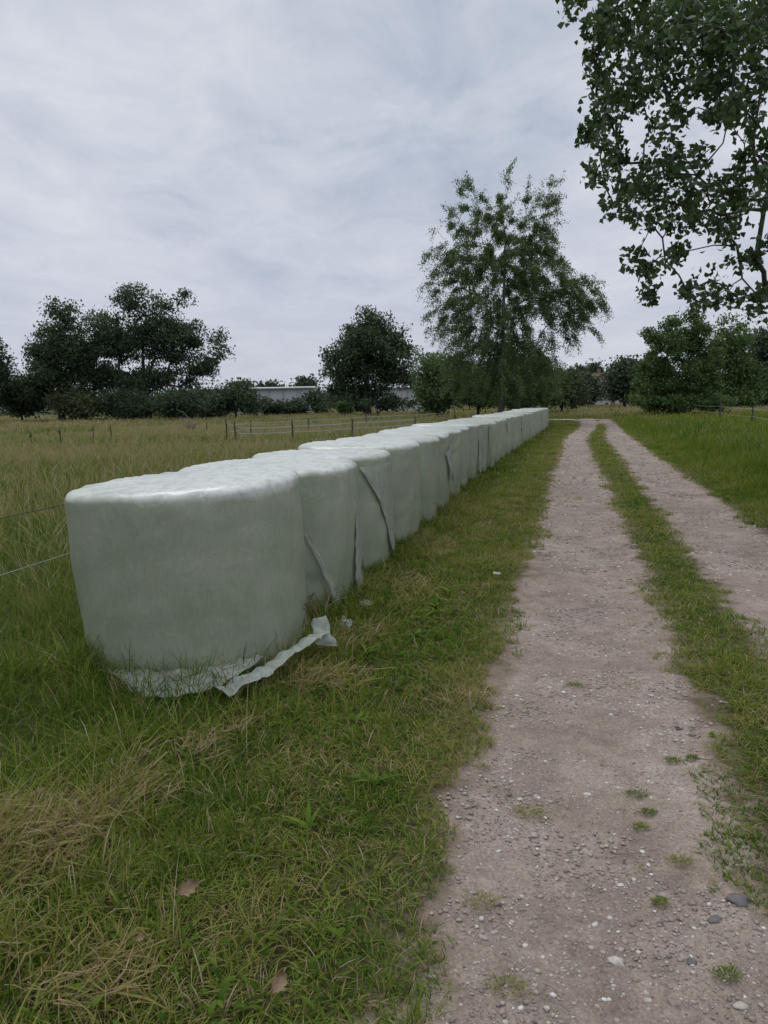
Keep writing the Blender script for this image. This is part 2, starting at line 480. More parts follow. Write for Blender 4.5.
BALE_LABELS = {
 0: 'pale green wrapped silage bale nearest the camera, with crumpled loose film round its foot',
 1: 'second wrapped silage bale from the near end, dark slit low at its side',
 2: 'wrapped silage bale third from the near end, with the biggest pointed sheet of loose film',
 3: 'smooth wrapped silage bale fourth from the near end, just behind the big pointed film sheet',
 4: 'fifth wrapped silage bale from the near end, beyond the smooth fourth one',
 28: 'last wrapped silage bale at the far end of the row',
}
ords = ['first','second','third','fourth','fifth','sixth','seventh','eighth','ninth','tenth','eleventh','twelfth','thirteenth','fourteenth','fifteenth','sixteenth','seventeenth','eighteenth','nineteenth','twentieth','twenty-first','twenty-second','twenty-third','twenty-fourth','twenty-fifth','twenty-sixth','twenty-seventh','twenty-eighth','twenty-ninth']
meshes = {}
bale_obj = []
for i, (x, y, R) in enumerate(bales):
    if i < 8: me = bale_mesh(R, 1.10 if i == 0 else 1.085, i, pw=2.7 if i else 2.3)
    else:
        kk = 8 + i % 6
        if kk not in meshes: meshes[kk] = bale_mesh(.648, 1.07 + .012 * math.sin(kk * 2.), kk, 96, 28, 2.7)
        me = meshes[kk]
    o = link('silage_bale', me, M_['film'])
    o.location = (x, y, float(gz(x, y)) - .01)
    o.rotation_euler = (math.radians(1.3 * math.sin(i * 3.1) if i else 1.2), math.radians(-2.6 if i == 0 else .9 * math.sin(i * 1.7)), (-.24 + (i * 7 % 4) * PI / 2 + .05 * math.sin(i * 4.)) if i else -.20)
    lab = BALE_LABELS.get(i)
    if not lab:
        if i <= 14: lab = 'wrapped silage bale standing %s in the row, counted from the near end' % ords[i]
        else: lab = 'wrapped silage bale in the distant stretch of the row, %s before the last one' % ords[27 - i]
    tag(o, lab, 'silage bale', 'wrapped silage bales in a row beside the track')
    bale_obj.append(o)
bpy.context.view_layer.update()

def to_local(o, P):
    Mi = o.matrix_world.inverted()
    return [tuple(Mi @ Vector(p)) for p in P]

def flap(bi, A, Bp, Cp, D, nu=14, nv=26, amp=.012, seed=0, name='film_flap', mat='loose', bulge=.03, push=0.0):
    """sheet between four world corners (A-B along the top, D-C along the bottom), fluttering; kept clear of the bale wall"""
    A, Bp, Cp, D = map(np.array, (A, Bp, Cp, D))
    V = []
    o = bale_obj[bi]
    for j in range(nv + 1):
        v = j / nv
        for i in range(nu + 1):
            u = i / nu
            p = (A * (1 - u) + Bp * u) * (1 - v) + (D * (1 - u) + Cp * u) * v
            w = amp * (mnoise.noise(Vector((u * 5 + seed * 3.1, v * 2.2, seed))) + .6 * mnoise.noise(Vector((u * 13 + seed, v * 4, seed + 5))))
            nrm = np.array([.97, -.24, 0])
            p = p + nrm * (w * (.35 + v) + bulge * math.sin(PI * u) * (.3 + v))
            V.append(p)
    k = nu + 1
    Fq = [(j * k + i, j * k + i + 1, (j + 1) * k + i + 1, (j + 1) * k + i) for j in range(nv) for i in range(nu)]
    me = bpy.data.meshes.new(name); me.from_pydata(to_local(o, V), [], Fq)
    for p in me.polygons: p.use_smooth = True
    me.update()
    fo = link(name, me, M_[mat], o)
    return fo

def wallpt(bi, phi_deg, z, off=.015):
    """point just outside the wall of bale bi, phi measured from +x (towards the track)"""
    x, y, R = bales[bi]; a = math.radians(phi_deg); l = a + .24; off = off + .012
    R *= (abs(math.cos(l)) ** 2.7 + abs(math.sin(l)) ** 2.7) ** (-1 / 2.7)
    return (x + (R + off) * math.cos(a), y + (R + off) * math.sin(a), z + float(gz(x, y)))
def drape(bi, TL, TR, BR_, BL, nu=16, nv=30, amp=.012, lift=.02, seed=0, name='film_flap'):
    """loose film lying against the wall of a bale; corners given as (angle, height), lift grows to the free lower edge"""
    V = []; o = bale_obj[bi]
    for j in range(nv + 1):
        v = j / nv
        for i in range(nu + 1):
            u = i / nu
            ph = (TL[0] * (1 - u) + TR[0] * u) * (1 - v) + (BL[0] * (1 - u) + BR_[0] * u) * v
            z = (TL[1] * (1 - u) + TR[1] * u) * (1 - v) + (BL[1] * (1 - u) + BR_[1] * u) * v
            fold = mnoise.noise(Vector((u * 4 + v * 1.5 + seed * 3.1, v * 1.1, seed))) + .6 * mnoise.noise(Vector((u * 11 + seed + v * 4, v * 2.5, seed + 5)))
            edge = (abs(2 * u - 1) ** 6) * .012 * mnoise.noise(Vector((v * 7, seed, u)))
            ph += 3.5 * v * mnoise.noise(Vector((v * 4 + seed, u * 2, 3)))
            z += .02 * v * mnoise.noise(Vector((u * 6, seed, 8)))
            V.append(wallpt(bi, ph, z, .004 + lift * (.25 + v) + amp * fold * (.4 + v) + edge))
    k = nu + 1
    Fq = [(j * k + i, j * k + i + 1, (j + 1) * k + i + 1, (j + 1) * k + i) for j in range(nv) for i in range(nu)]
    me = bpy.data.meshes.new(name); me.from_pydata(to_local(o, V), [], Fq)
    for p in me.polygons: p.use_smooth = True
    me.update(); return link(name, me, M_['loose'], o)
# third bale: big sheet narrowing to a point at the foot
drape(2, (-58, .97), (16, .99), (8, .10), (-6, .14), seed=1, amp=.016, lift=.004, nu=34, nv=54)
# second bale: narrow fold at its far side, torn strip at the near foot
drape(1, (-9, .66), (0, .68), (6, .06), (-14, .05), seed=2, lift=.008, amp=.010, nu=10)
drape(1, (-64, .62), (-62, .62), (-40, .07), (-44, .06), seed=7, lift=.015, amp=.006, nu=8)
for bi, a, sd in ((5, ((-38, .80), (-2, .95), (4, .34), (-10, .42)), 3), (8, ((-26, .99), (2, 1.0), (12, .16), (-14, .12)), 4), (9, ((-16, .99), (6, 1.0), (12, .12), (-2, .10)), 5),
                  (12, ((-22, 1.0), (8, 1.0), (8, .62), (-8, .70)), 6), (15, ((-14, 1.0), (10, 1.0), (10, .36), (-2, .42)), 8), (23, ((-14, 1.0), (6, 1.0), (8, .42), (-4, .45)), 9)):
    drape(bi, *a, seed=sd, lift=.03, amp=.022)

# crumpled loose film lying round the foot of the first bale
def ground_strip(path, widths, name, parent, n=70, k=14, lift=.02, amp=.03, seed=0):
    P = np.array(path, float); t = np.linspace(0, len(P) - 1, n)
    i0 = np.minimum(t.astype(int), len(P) - 2); fr = (t - i0)[:, None]
    fr = fr * fr * (3 - 2 * fr) * .5 + fr * .5
    C = P[i0] * (1 - fr) + P[i0 + 1] * fr
    Wd = np.interp(t, range(len(P)), widths)
    T = np.gradient(C, axis=0); T /= np.linalg.norm(T, axis=1)[:, None]
    S = np.stack([T[:, 1], -T[:, 0], np.zeros(n)], -1)
    V = []
    for a in range(n):
        wob = 1 + .35 * mnoise.noise(Vector((a * .23, seed, 1)))
        for b in range(k):
            u = b / (k - 1) - .5
            p = C[a] + S[a] * u * Wd[a] * wob
            nz_ = mnoise.noise(Vector((p[0] * 9 + seed, p[1] * 9, 2))) + .7 * mnoise.noise(Vector((p[0] * 26, p[1] * 26, seed + 4.)))
            ridge = (1 - abs(2 * u)) ** .6
            p = p + np.array([.012 * mnoise.noise(Vector((p[0] * 20, p[1] * 20, 9))), .012 * mnoise.noise(Vector((p[0] * 20, p[1] * 20, 19))), lift + amp * nz_ + amp * .8 * ridge])
            V.append(p)
    Fq = [(a * k + b, a * k + b + 1, (a + 1) * k + b + 1, (a + 1) * k + b) for a in range(n - 1) for b in range(k - 1)]
    me = bpy.data.meshes.new(name); me.from_pydata(to_local(parent, V), [], Fq)
    for p in me.polygons: p.use_smooth = True
    me.update(); return link(name, me, M_['loose'], parent)
def gp(x, y, z=.04):
    p = gnd(x, y, z); return (p[0], p[1], z)
def foot_film(bi, keys, name, nu=150, nv=16, seed=0):
    """sheet tucked under the wall of a bale, lying outwards over the grass; keys = (angle, width, inner height, outer height)"""
    x, y, R = bales[bi]; o = bale_obj[bi]; K_ = np.array(keys, float); V = []
    for i in range(nu + 1):
        ph = K_[0, 0] + (K_[-1, 0] - K_[0, 0]) * i / nu
        wd, z0, z1 = (np.interp(ph, K_[:, 0], K_[:, c_]) for c_ in (1, 2, 3))
        wd *= 1 + .25 * mnoise.noise(Vector((ph * .05, seed, 0)))
        a = math.radians(ph); 
        for j in range(nv + 1):
            v = j / nv; rr = R * (.985 + .03 * abs(math.sin(2 * (a + .2)))) + wd * v
            px_, py_ = x + rr * math.cos(a), y + rr * math.sin(a)
            arc = a * R
            rg = 1 - abs(mnoise.noise(Vector((arc * 5 + v * 1.5, v * wd * 16 + .3 * arc, seed)))) * 2.2
            rg2 = mnoise.noise(Vector((arc * 14, v * wd * 34, seed + 3.)))
            z = z0 * (1 - v) ** 1.5 + z1 * (1 - (1 - v) ** 1.5) + (.022 * rg + .010 * rg2 - .012) * (.25 + min(1, wd * 5) * .75)
            jx = .014 * mnoise.noise(Vector((px_ * 17, py_ * 17, 7))); jy = .014 * mnoise.noise(Vector((px_ * 17, py_ * 17, 17)))
            V.append((px_ + jx, py_ + jy, max(.012, z) + float(gz(px_, py_))))
    k = nv + 1
    Fq = [(i * k + j, (i + 1) * k + j, (i + 1) * k + j + 1, i * k + j + 1) for i in range(nu) for j in range(nv)]
    me = bpy.data.meshes.new(name); me.from_pydata(to_local(o, V), [], Fq)
    for p in me.polygons: p.use_smooth = True
    me.update(); return link(name, me, M_['loose'], o)
ls = foot_film(0, [(-122, .02, .08, .07), (-112, .10, .09, .08), (-100, .22, .09, .07), (-88, .30, .10, .06), (-77, .27, .11, .07), (-66, .18, .12, .10), (-52, .08, .13, .14)], 'loose_film', seed=1)
ls['label'] = 'crumpled pale film sheet lying in the grass round the foot of the bale'
ls2 = ground_strip([gp(222, 696, .05), gp(258, 678, .09), gp(290, 656, .12), gp(312, 642, .14), gp(325, 634, .15)], [.17, .10, .085, .085, .07], 'loose_film', bale_obj[0], seed=3, amp=.017, n=80, k=16)
pA, pB = gnd(318, 642, .12), gnd(331, 640, .12)
flap(0, at(313, 619, pA[1] + .06), at(326, 615, pB[1] + .1), at(331, 646, pB[1]), at(316, 645, pA[1]), nu=16, nv=20, seed=11, amp=.05, bulge=.03)

# ------------------------------------------------------------------ vegetation: blades
def blades(P, h, w, az, lean, tint, K=3, droop=None, profile=None, tint2=None):
    """P (n,3) bases -> verts, quads, tint. width tapers to the tip; lean bends the blade."""
    n = len(P)
    t = np.linspace(0, 1, K + 1)
    if profile is None: profile = np.array([(1 - x) ** .6 * (.75 + .6 * x) for x in t])
    profile = np.maximum(profile, .06)
    dx, dy = np.cos(az), np.sin(az)
    wa = az + PI / 2 + rng.normal(0, .7, n)
    sx, sy = np.cos(wa), np.sin(wa)
    V = np.empty((n, K + 1, 2, 3)); 
    drp = np.clip(lean, 0, 1.6)
    for j, tj in enumerate(t):
        hor = h * lean * (tj ** 1.8) * .85
        ver = h * tj * (1 - .42 * drp * tj)
        cx = P[:, 0] + dx * hor; cy = P[:, 1] + dy * hor; cz = P[:, 2] + ver
        ww = w * profile[j] * .5
        V[:, j, 0] = np.stack([cx - sx * ww, cy - sy * ww, cz], -1)
        V[:, j, 1] = np.stack([cx + sx * ww, cy + sy * ww, cz], -1)
    base = (np.arange(n) * (K + 1) * 2)[:, None]
    j = np.arange(K)[None] * 2
    Fq = np.stack([base + j, base + j + 1, base + j + 3, base + j + 2], -1).reshape(-1, 4)
    tt = np.repeat(tint[:, None], (K + 1) * 2, 1)
    if tint2 is not None:
        tt = tt.reshape(n, K + 1, 2)
        for jj, tj in enumerate(t):
            if tj > .6: tt[:, jj, :] = tint2[:, None]
        tt = tt.reshape(n, -1)
    return V.reshape(-1, 3), Fq, tt.ravel()

def merge(parts):
    Vs, Fs, Ts = [], [], []; off = 0
    for V, Fq, T in parts:
        Vs.append(V); Fs.append(Fq + off); Ts.append(T); off += len(V)
    return np.concatenate(Vs), np.concatenate(Fs), np.concatenate(Ts)

def stuff(name, parts, label, cat, mat='grass'):
    V, Fq, T = merge(parts)
    o = link(name, np_mesh(name, V, Fq, attr={'tint': T}), M_[mat])
    return tag(o, label, cat, kind='stuff')

BX = np.array([b[0] for b in bales]); BY = np.array([b[1] for b in bales]); BR = np.array([b[2] for b in bales])
def in_bale(X, Y, m=.95):
    hit = np.zeros(len(X), bool)
    for x, y, R in bales: hit |= (X - x) ** 2 + (Y - y) ** 2 < (R * m) ** 2
    return hit
def row_dist(X, Y):
    """distance from the bales' track-side line (positive towards the track)"""
    k = Y - 4.69
    xr = -1.15 + .228 * np.minimum(k, 10) + .268 * np.maximum(0, k - 10)
    return X - xr

def scatter(r0, r1, dens, a0=-44, a1=46):
    area = .5 * math.radians(a1 - a0) * (r1 * r1 - r0 * r0)
    n = int(area * dens)
    r = np.sqrt(rng.uniform(r0 * r0, r1 * r1, n)); a = np.radians(rng.uniform(a0, a1, n))
    return r * np.sin(a), r * np.cos(a)

def in_rut(X, Y, pad=0.):
    q = X - .25 * Y
    nzz = .50 * (fbm(X * 1.7, Y * 1.7, 71, 4) - .5) + .22 * (fbm(X * 9, Y * 9, 73, 2) - .5)
    out = np.zeros(len(X), bool)
    for s in (0, 1):
        a, b = rut_edges(s, Y)
        out |= (q + nzz > a + pad) & (q + nzz < b - pad)
    out &= Y < 53.5
    out |= (Y > 53.6) & (Y < 57.5) & (X < 15.5) & (X > -20)
    return out

verge, meadow, tall, strip, dry = [], [], [], [], []
BANDS = [(1.0, 2.6, 4600, .0048, 4), (2.6, 4.6, 3700, .0054, 3), (4.6, 8, 2100, .0066, 3), (8, 14, 950, .0098, 2), (14, 26, 400, .0145, 2), (26, 48, 130, .025, 2), (48, 95, 34, .05, 2), (95, 170, 4, .14, 2)]
for r0, r1, dens, bw, K in BANDS:
    X, Y = scatter(r0, r1, dens)
    n = len(X)
    # tufts: most blades stand in clumps with a common tint and a habit that splays outwards
    cdens = 70 if r1 < 9 else (30 if r1 < 15 else (10 if r1 < 27 else 2.5 if r1 < 50 else .8))
    CX, CY = scatter(max(.8, r0 - .2), r1 + .2, cdens); nc = len(CX)
    csg = rng.uniform(.02, .075, nc) * math.sqrt(70 / cdens); ct = rng.normal(0, .13, nc); chh = rng.uniform(.75, 1.3, nc)
    ci = rng.integers(0, nc, n); cl_ = rng.random(n) < .62
    ox_, oy_ = rng.normal(0, 1, n) * csg[ci], rng.normal(0, 1, n) * csg[ci]
    X = np.where(cl_, CX[ci] + ox_, X); Y = np.where(cl_, CY[ci] + oy_, Y)
    azc = np.arctan2(oy_, ox_); ctint = np.where(cl_, ct[ci], 0.); chgt = np.where(cl_, chh[ci], rng.uniform(.6, 1., n))
    keep = ~in_bale(X, Y) & ~in_rut(X, Y)
    X, Y, azc, ctint, chgt, cl_ = X[keep], Y[keep], azc[keep], ctint[keep], chgt[keep], cl_[keep]; n = len(X)
    q = X - .25 * Y; rd = row_dist(X, Y)
    patch = fbm(X * .8, Y * .8, 81, 3); pat2 = fbm(X * 2.6, Y * 2.6, 91, 3); pat3 = fbm(X * .16, Y * .16, 95, 3)
    Z = gz(X, Y) - .004
    Pp = np.stack([X, Y, Z], -1)
    u = rng.random(n)
    behind = (rd < -.55) & (Y > 4.2) | (X < -2.1 - .04 * Y) & (Y <= 4.6)
    LR = rut_edges(0, Y); RR = rut_edges(1, Y)
    right = q > RR[1] - .05
    right &= Y < 500
    mid = (q > (LR[0] + LR[1]) / 2) & ~right
    farend = (Y > 57.4)
    lefth = ~behind & ~right & ~mid & ~farend
    az = np.where(cl_, azc + rng.normal(0, .6, n), rng.uniform(0, 2 * PI, n))
    def put(lst, m, h, lean, tint, wscale=1., KK=None, **kw):
        if m.sum() == 0: return
        lst.append(blades(Pp[m], h[m] * chgt[m], bw * wscale * rng.uniform(.6, 1.4, m.sum()), az[m], lean[m], np.clip(tint[m] + ctint[m], 0, 1), KK or K, **kw))
    # --- verge on the left, between track and bales
    edge_d = np.clip((LR[0] - q) / 1.0, 0, 1)
    nearbale = np.clip(1 - (rd - .62) / .38, 0, 1) * (Y > 4.0)
    hv = (.035 + .035 * edge_d + .045 * pat2) * rng.uniform(.6, 1.3, n) + .16 * nearbale * rng.random(n)
    rough = np.clip((-1.0 - q) / .9, 0, 1) * (Y < 6)
    hv = hv + rough * (.10 + .17 * pat2) * rng.random(n)
    tv = .33 + .60 * (patch - .45) + .60 * (pat2 - .5) + rng.normal(0, .10, n) + .14 * (1 - edge_d)
    tv = np.where(u > .86, rng.uniform(.66, .95, n), tv)
    put(verge, lefth & (u > .0), hv, rng.uniform(.2, 1.3, n), tv)
    # --- strip in the middle
    a0 = LR[1]; b0 = RR[0]
    cw = np.clip(np.minimum(q - a0, b0 - q) / .25, 0, 1)
    hs = (.02 + .03 * cw + .025 * pat2) * rng.uniform(.6, 1.3, n)
    ts = .36 + .4 * (patch - .5) + .5 * (pat2 - .5) + rng.normal(0, .12, n)
    ts = np.where(u > .92, rng.uniform(.66, .9, n), ts)
    put(strip, mid & (rng.random(n) < .6 + .4 * cw), hs, rng.uniform(.3, 1.5, n), ts, 1.35)
    # --- tall grass on the right
    er = np.clip((q - RR[1] - .1) / 1.5, 0, 1) ** 1.3
    hr = (.06 + .40 * er * (.6 + .8 * patch)) * rng.uniform(.55, 1.2, n)
    tr_ = .27 + .30 * (patch - .5) + .25 * (pat2 - .5) + rng.normal(0, .10, n) + .25 * np.clip((Y - 30) / 40, 0, 1) + .1 * (1 - er)
    put(tall, right & (u < .93) & ~farend, hr, rng.uniform(.1, .9, n), tr_, 1.15)
    # --- meadow on the left and beyond the bend
    far = np.clip((Y - 6) / 12, 0, 1)
    hm = (.24 + .17 * far * (.6 + .8 * patch)) * rng.uniform(.5, 1.15, n)
    hm = np.where(Y < 4.8, (.13 + .17 * patch) * rng.uniform(.5, 1.3, n), hm)
    pb = fbm(X * .10, Y * .34, 97, 3)
    tm = .20 + .10 * np.clip((Y - 7) / 8, 0, 1) + .30 * (patch - .5) + .40 * (pat3 - .5) + .75 * (pb - .5) + rng.normal(0, .12, n) + .10 * far + .08 * np.clip((Y - 20) / 40, 0, 1)
    put(meadow, (behind | (farend & ~right) | (farend & right)) & (u < .62 + .33 * (1 - far)), hm, rng.uniform(.1, .9, n), tm, 1.1)
    # seed-head stalks
    sh = (behind | farend | (right & (er > .85))) & (u >= .62 + .33 * (1 - far)) & (Y > 5.2) & (rng.random(n) < np.where(right & ~farend, .14, np.clip(.32 + 1.6 * (pb - .32) + .8 * (pat3 - .4), .08, 1)))
    prof = np.array([.32, .26, .22, .9, .1]) if K >= 3 else np.array([.4, .4, 1., .9, .15])
    hh = (.40 + .20 * patch) * rng.uniform(.8, 1.2, n)
    hh = np.where(right & ~farend, hh * .95, hh)
    put(meadow, sh, hh, rng.uniform(.15, .9, n), .44 + .14 * rng.random(n), .72, 4, profile=prof, tint2=np.clip(rng.normal(.84, .07, sh.sum()), .6, 1.))
# low matted sward between the longer blades
for r0, r1, dens, bw, K in BANDS[:6]:
    X, Y = scatter(r0, r1, dens * (.9 if r0 < 8 else 1.5), -30, 46)
    q = X - .25 * Y; LR = rut_edges(0, Y); RR = rut_edges(1, Y)
    k = ~in_rut(X, Y, -.01) & ~in_bale(X, Y) & (row_dist(X, Y) > -.2) & (q < RR[1] + 1.2) & (q > -2.6)
    X, Y = X[k], Y[k]; n = len(X); q = X - .25 * Y
    pt = fbm(X * 1.6, Y * 1.6, 191, 3); pt2 = fbm(X * 5, Y * 5, 193, 2)
    P = np.stack([X, Y, gz(X, Y) - .003], -1)
    tn = .33 + .62 * (pt - .5) + .42 * (pt2 - .5) + rng.normal(0, .13, n); tn = np.where(rng.random(n) > .84, rng.uniform(.66, .92, n), tn)
    sel = q > (rut_edges(0, Y)[0] + rut_edges(0, Y)[1]) / 2
    for lst, m_ in ((strip, sel), (verge, ~sel)):
        lst.append(blades(P[m_], (.028 + .05 * pt[m_]) * rng.uniform(.6, 1.4, m_.sum()), bw * 1.05 * rng.uniform(.6, 1.4, m_.sum()), rng.uniform(0, 2 * PI, m_.sum()), rng.uniform(.7, 1.7, m_.sum()), np.clip(tn[m_], 0, 1), K))
# individual longer stalks on the rough verge near the camera
m = 1500
X, Y = scatter(1.2, 7, 16); q = X - .25 * Y
k = (q < -1.0) & ~in_bale(X, Y, 1.02) & (vnoise(X * 2, Y * 2, 5) > .45); X, Y = X[k], Y[k]; n = len(X)
Pp = np.stack([X, Y, gz(X, Y)], -1)
verge.append(blades(Pp, rng.uniform(.18, .46, n), rng.uniform(.0022, .004, n), rng.uniform(0, 2 * PI, n), rng.uniform(.2, 1.5, n), rng.uniform(.5, .98, n), 5))

# dry, flattened straw: a patch left of the camera and along the foot of the first bales
def dry_patch(cx, cy, rx, ry, n, h0, h1, seed, tone=.86, lift=.06, main=None):
    a = rng.uniform(0, 2 * PI, n); r = np.sqrt(rng.random(n))
    X = cx + rx * r * np.cos(a) + rng.normal(0, rx * .12, n); Y = cy + ry * r * np.sin(a) + rng.normal(0, ry * .12, n)
    k = (vnoise(X * 5, Y * 5, seed) > .30) & ~in_bale(X, Y, 1.0); X, Y = X[k], Y[k]; n = len(X)
    P = np.stack([X, Y, gz(X, Y) + rng.uniform(.004, lift, n)], -1)
    az = rng.normal(main, .8, n) if main is not None else rng.uniform(0, 2 * PI, n)
    L = rng.uniform(h0, h1, n); pitch = np.clip(rng.normal(.18, .25, n), -.1, .9); w = rng.uniform(.0026, .0055, n)
    d = np.stack([np.cos(az) * np.cos(pitch), np.sin(az) * np.cos(pitch), np.sin(pitch)], -1)
    sd = np.stack([-np.sin(az), np.cos(az), rng.normal(0, .5, n)], -1) * (w / 2)[:, None]
    bow = np.stack([rng.normal(0, .04, n), rng.normal(0, .04, n), rng.uniform(-.02, .05, n)], -1) * (L / .2)[:, None]
    m0, m1, m2 = P, P + d * (L * .5)[:, None] + bow, P + d * L[:, None]
    V = np.stack([m0 - sd, m0 + sd, m1 - sd, m1 + sd, m2 - sd * .4, m2 + sd * .4], 1)
    b = (np.arange(n) * 6)[:, None]
    Fq = np.concatenate([b + np.array([[0, 1, 3, 2]]), b + np.array([[2, 3, 5, 4]])])
    T = np.repeat(np.clip(rng.normal(tone - .10, .08, n), .5, .95), 6)
    dry.append((V.reshape(-1, 3), Fq, T))
for px, py, rx, ry, n, h0, h1, sd_, mn in ((25, 835, .26, .16, 1700, .06, .19, 1, .5), (5, 870, .2, .18, 600, .06, .18, 2, .4), (110, 800, .22, .15, 420, .06, .17, 3, .9), (170, 765, .2, .14, 300, .06, .16, 4, 1.1), (225, 745, .2, .14, 200, .06, .15, 5, .9),
                                          (20, 930, .18, .16, 200, .05, .14, 6, .3), (75, 985, .16, .1, 130, .06, .16, 7, .2), (290, 682, .40, .20, 700, .05, .17, 8, .5), (345, 640, .22, .26, 420, .05, .15, 9, 1.), (395, 590, .28, .6, 700, .05, .15, 10, 1.2),
                                          (430, 545, .26, .8, 600, .05, .14, 11, 1.2)):
    c = gnd(px, py); dry_patch(c[0], c[1], rx, ry, n, h0, h1, sd_, main=mn)
for t in range(44):
    y = 3 + t * .6; dry_patch(.25 * y - .85 + rng.normal(0, .3), y, .18, .3, 70, .03, .10, t, .8, .03)
stuff('verge_grass', verge, 'short rough green grass between the bales and the track', 'grass')
stuff('strip_grass', strip, 'worn short grass growing between the two wheel ruts', 'grass')
stuff('tall_grass', tall, 'tall green grass on the right side of the track', 'grass')
stuff('meadow_grass', meadow, 'tall seeding meadow grass in the field behind the bales', 'grass', 'meadow')
stuff('dry_straw', dry, 'flattened brown straw lying on the left verge', 'dry grass')

# small leafy ground cover in the near verge
X, Y = scatter(1.2, 7, 620); q = X - .25 * Y
k = (q < -.55) & ~in_bale(X, Y, 1.0) & (fbm(X * 1.7, Y * 1.7, 131) > .52); X, Y = X[k], Y[k]; n = len(X)
P = np.stack([X, Y, gz(X, Y) + rng.uniform(.0, .05, n)], -1)
X2, Y2 = scatter(1.3, 6, 9); k = (X2 - .25 * Y2 < -.75) & ~in_bale(X2, Y2, 1.1) & (fbm(X2 * 1.3, Y2 * 1.3, 151) > .5); X2, Y2 = X2[k], Y2[k]
ri = np.repeat(np.arange(len(X2)), 6); n2 = len(ri)
dock = blades(np.stack([X2[ri], Y2[ri], gz(X2[ri], Y2[ri]) + .01], -1), rng.uniform(.06, .12, n2), rng.uniform(.014, .030, n2), rng.uniform(0, 2 * PI, n2), rng.uniform(1.0, 1.7, n2), np.clip(rng.normal(.22, .1, n2), 0, .6), 5, profile=np.array([.25, .7, 1., .95, .6, .1]))
stuff('clover', [blades(P, rng.uniform(.02, .05, n), rng.uniform(.010, .020, n), rng.uniform(0, 2 * PI, n), rng.uniform(.6, 1.5, n), np.clip(rng.normal(.16, .1, n), 0, .5), 3, profile=np.array([.3, .85, 1., .35])), dock],
      'small broad leaves of clover and dock in the verge', 'ground cover')

# ------------------------------------------------------------------ stones
def pebble_verts(n, sub=1):
    import bmesh
    bm = bmesh.new(); bmesh.ops.create_icosphere(bm, subdivisions=sub, radius=1)
    v = np.array([x.co[:] for x in bm.verts]); f = np.array([[l.index for l in p.verts] for p in bm.faces]); bm.free()
    return v, f
def stone_mat():
    m, nt, b = newmat('pebble_stone')
    a = N(nt, 'ShaderNodeAttribute'); a.attribute_name = 'tint'
    r = ramp(nt, [(0, (.10, .095, .10)), (.3, (.19, .155, .135)), (.6, (.29, .235, .195)), (.85, (.40, .36, .32)), (1, (.58, .56, .53))])
    nt.links.new(a.outputs['Fac'], r.inputs[0])
    g = N(nt, 'ShaderNodeNewGeometry'); n_ = noise(nt, 90, 4, .6, g.outputs['Position'])
    rr = ramp(nt, [(.3, (.75, .75, .75)), (.7, (1.15, 1.15, 1.15))]); nt.links.new(n_.outputs[0], rr.inputs[0])
    nt.links.new(mixc(nt, r.outputs[0], rr.outputs[0], 1., 'MULTIPLY'), b.inputs['Base Color']); b.inputs['Roughness'].default_value = .85
    return m
M_['stone'] = stone_mat()
pv, pf = pebble_verts(1, 1)
Vs, Fs, Ts = [], [], []; off = 0
for r0, r1, dens, s0, s1 in ((1.2, 3.2, 5200, .0014, .010), (3.2, 6, 2600, .0026, .013), (6, 12, 800, .0050, .018), (12, 26, 220, .010, .028), (26, 52, 34, .02, .045)):
    X, Y = scatter(r0, r1, dens, -12, 46)
    k = in_rut(X, Y, .04) & (vnoise(X * 3, Y * 3, 8) > .3); X, Y = X[k], Y[k]; n = len(X)
    s = s0 * (s1 / s0) ** (rng.random(n) ** 2.3)
    sx = s[:, None] * rng.uniform(.7, 1.3, (n, 3)); sx[:, 2] *= .42
    jit = 1 + .36 * rng.uniform(-1, 1, (n, len(pv), 1))
    V = pv[None] * jit * sx[:, None]
    a = rng.uniform(0, 2 * PI, n); ca, sa = np.cos(a)[:, None], np.sin(a)[:, None]
    V = np.stack([V[..., 0] * ca - V[..., 1] * sa, V[..., 0] * sa + V[..., 1] * ca, V[..., 2]], -1)
    V += np.stack([X, Y, gz(X, Y) + .006 + sx[:, 2] * .1], -1)[:, None]
    Vs.append(V.reshape(-1, 3)); Fs.append((pf[None] + (np.arange(n) * len(pv))[:, None, None]).reshape(-1, 3) + off); off += n * len(pv)
    Ts.append(np.repeat(np.clip(rng.normal(.60, .2, n) + (rng.random(n) > .92) * .2, 0, 1), len(pv)))
o = link('gravel', np_mesh('gravel', np.concatenate(Vs), np.concatenate(Fs), attr={'tint': np.concatenate(Ts)}), M_['stone'])
tag(o, 'small loose pebbles lying in the wheel ruts', 'gravel', kind='stuff')
pv2, pf2 = pebble_verts(1, 2)
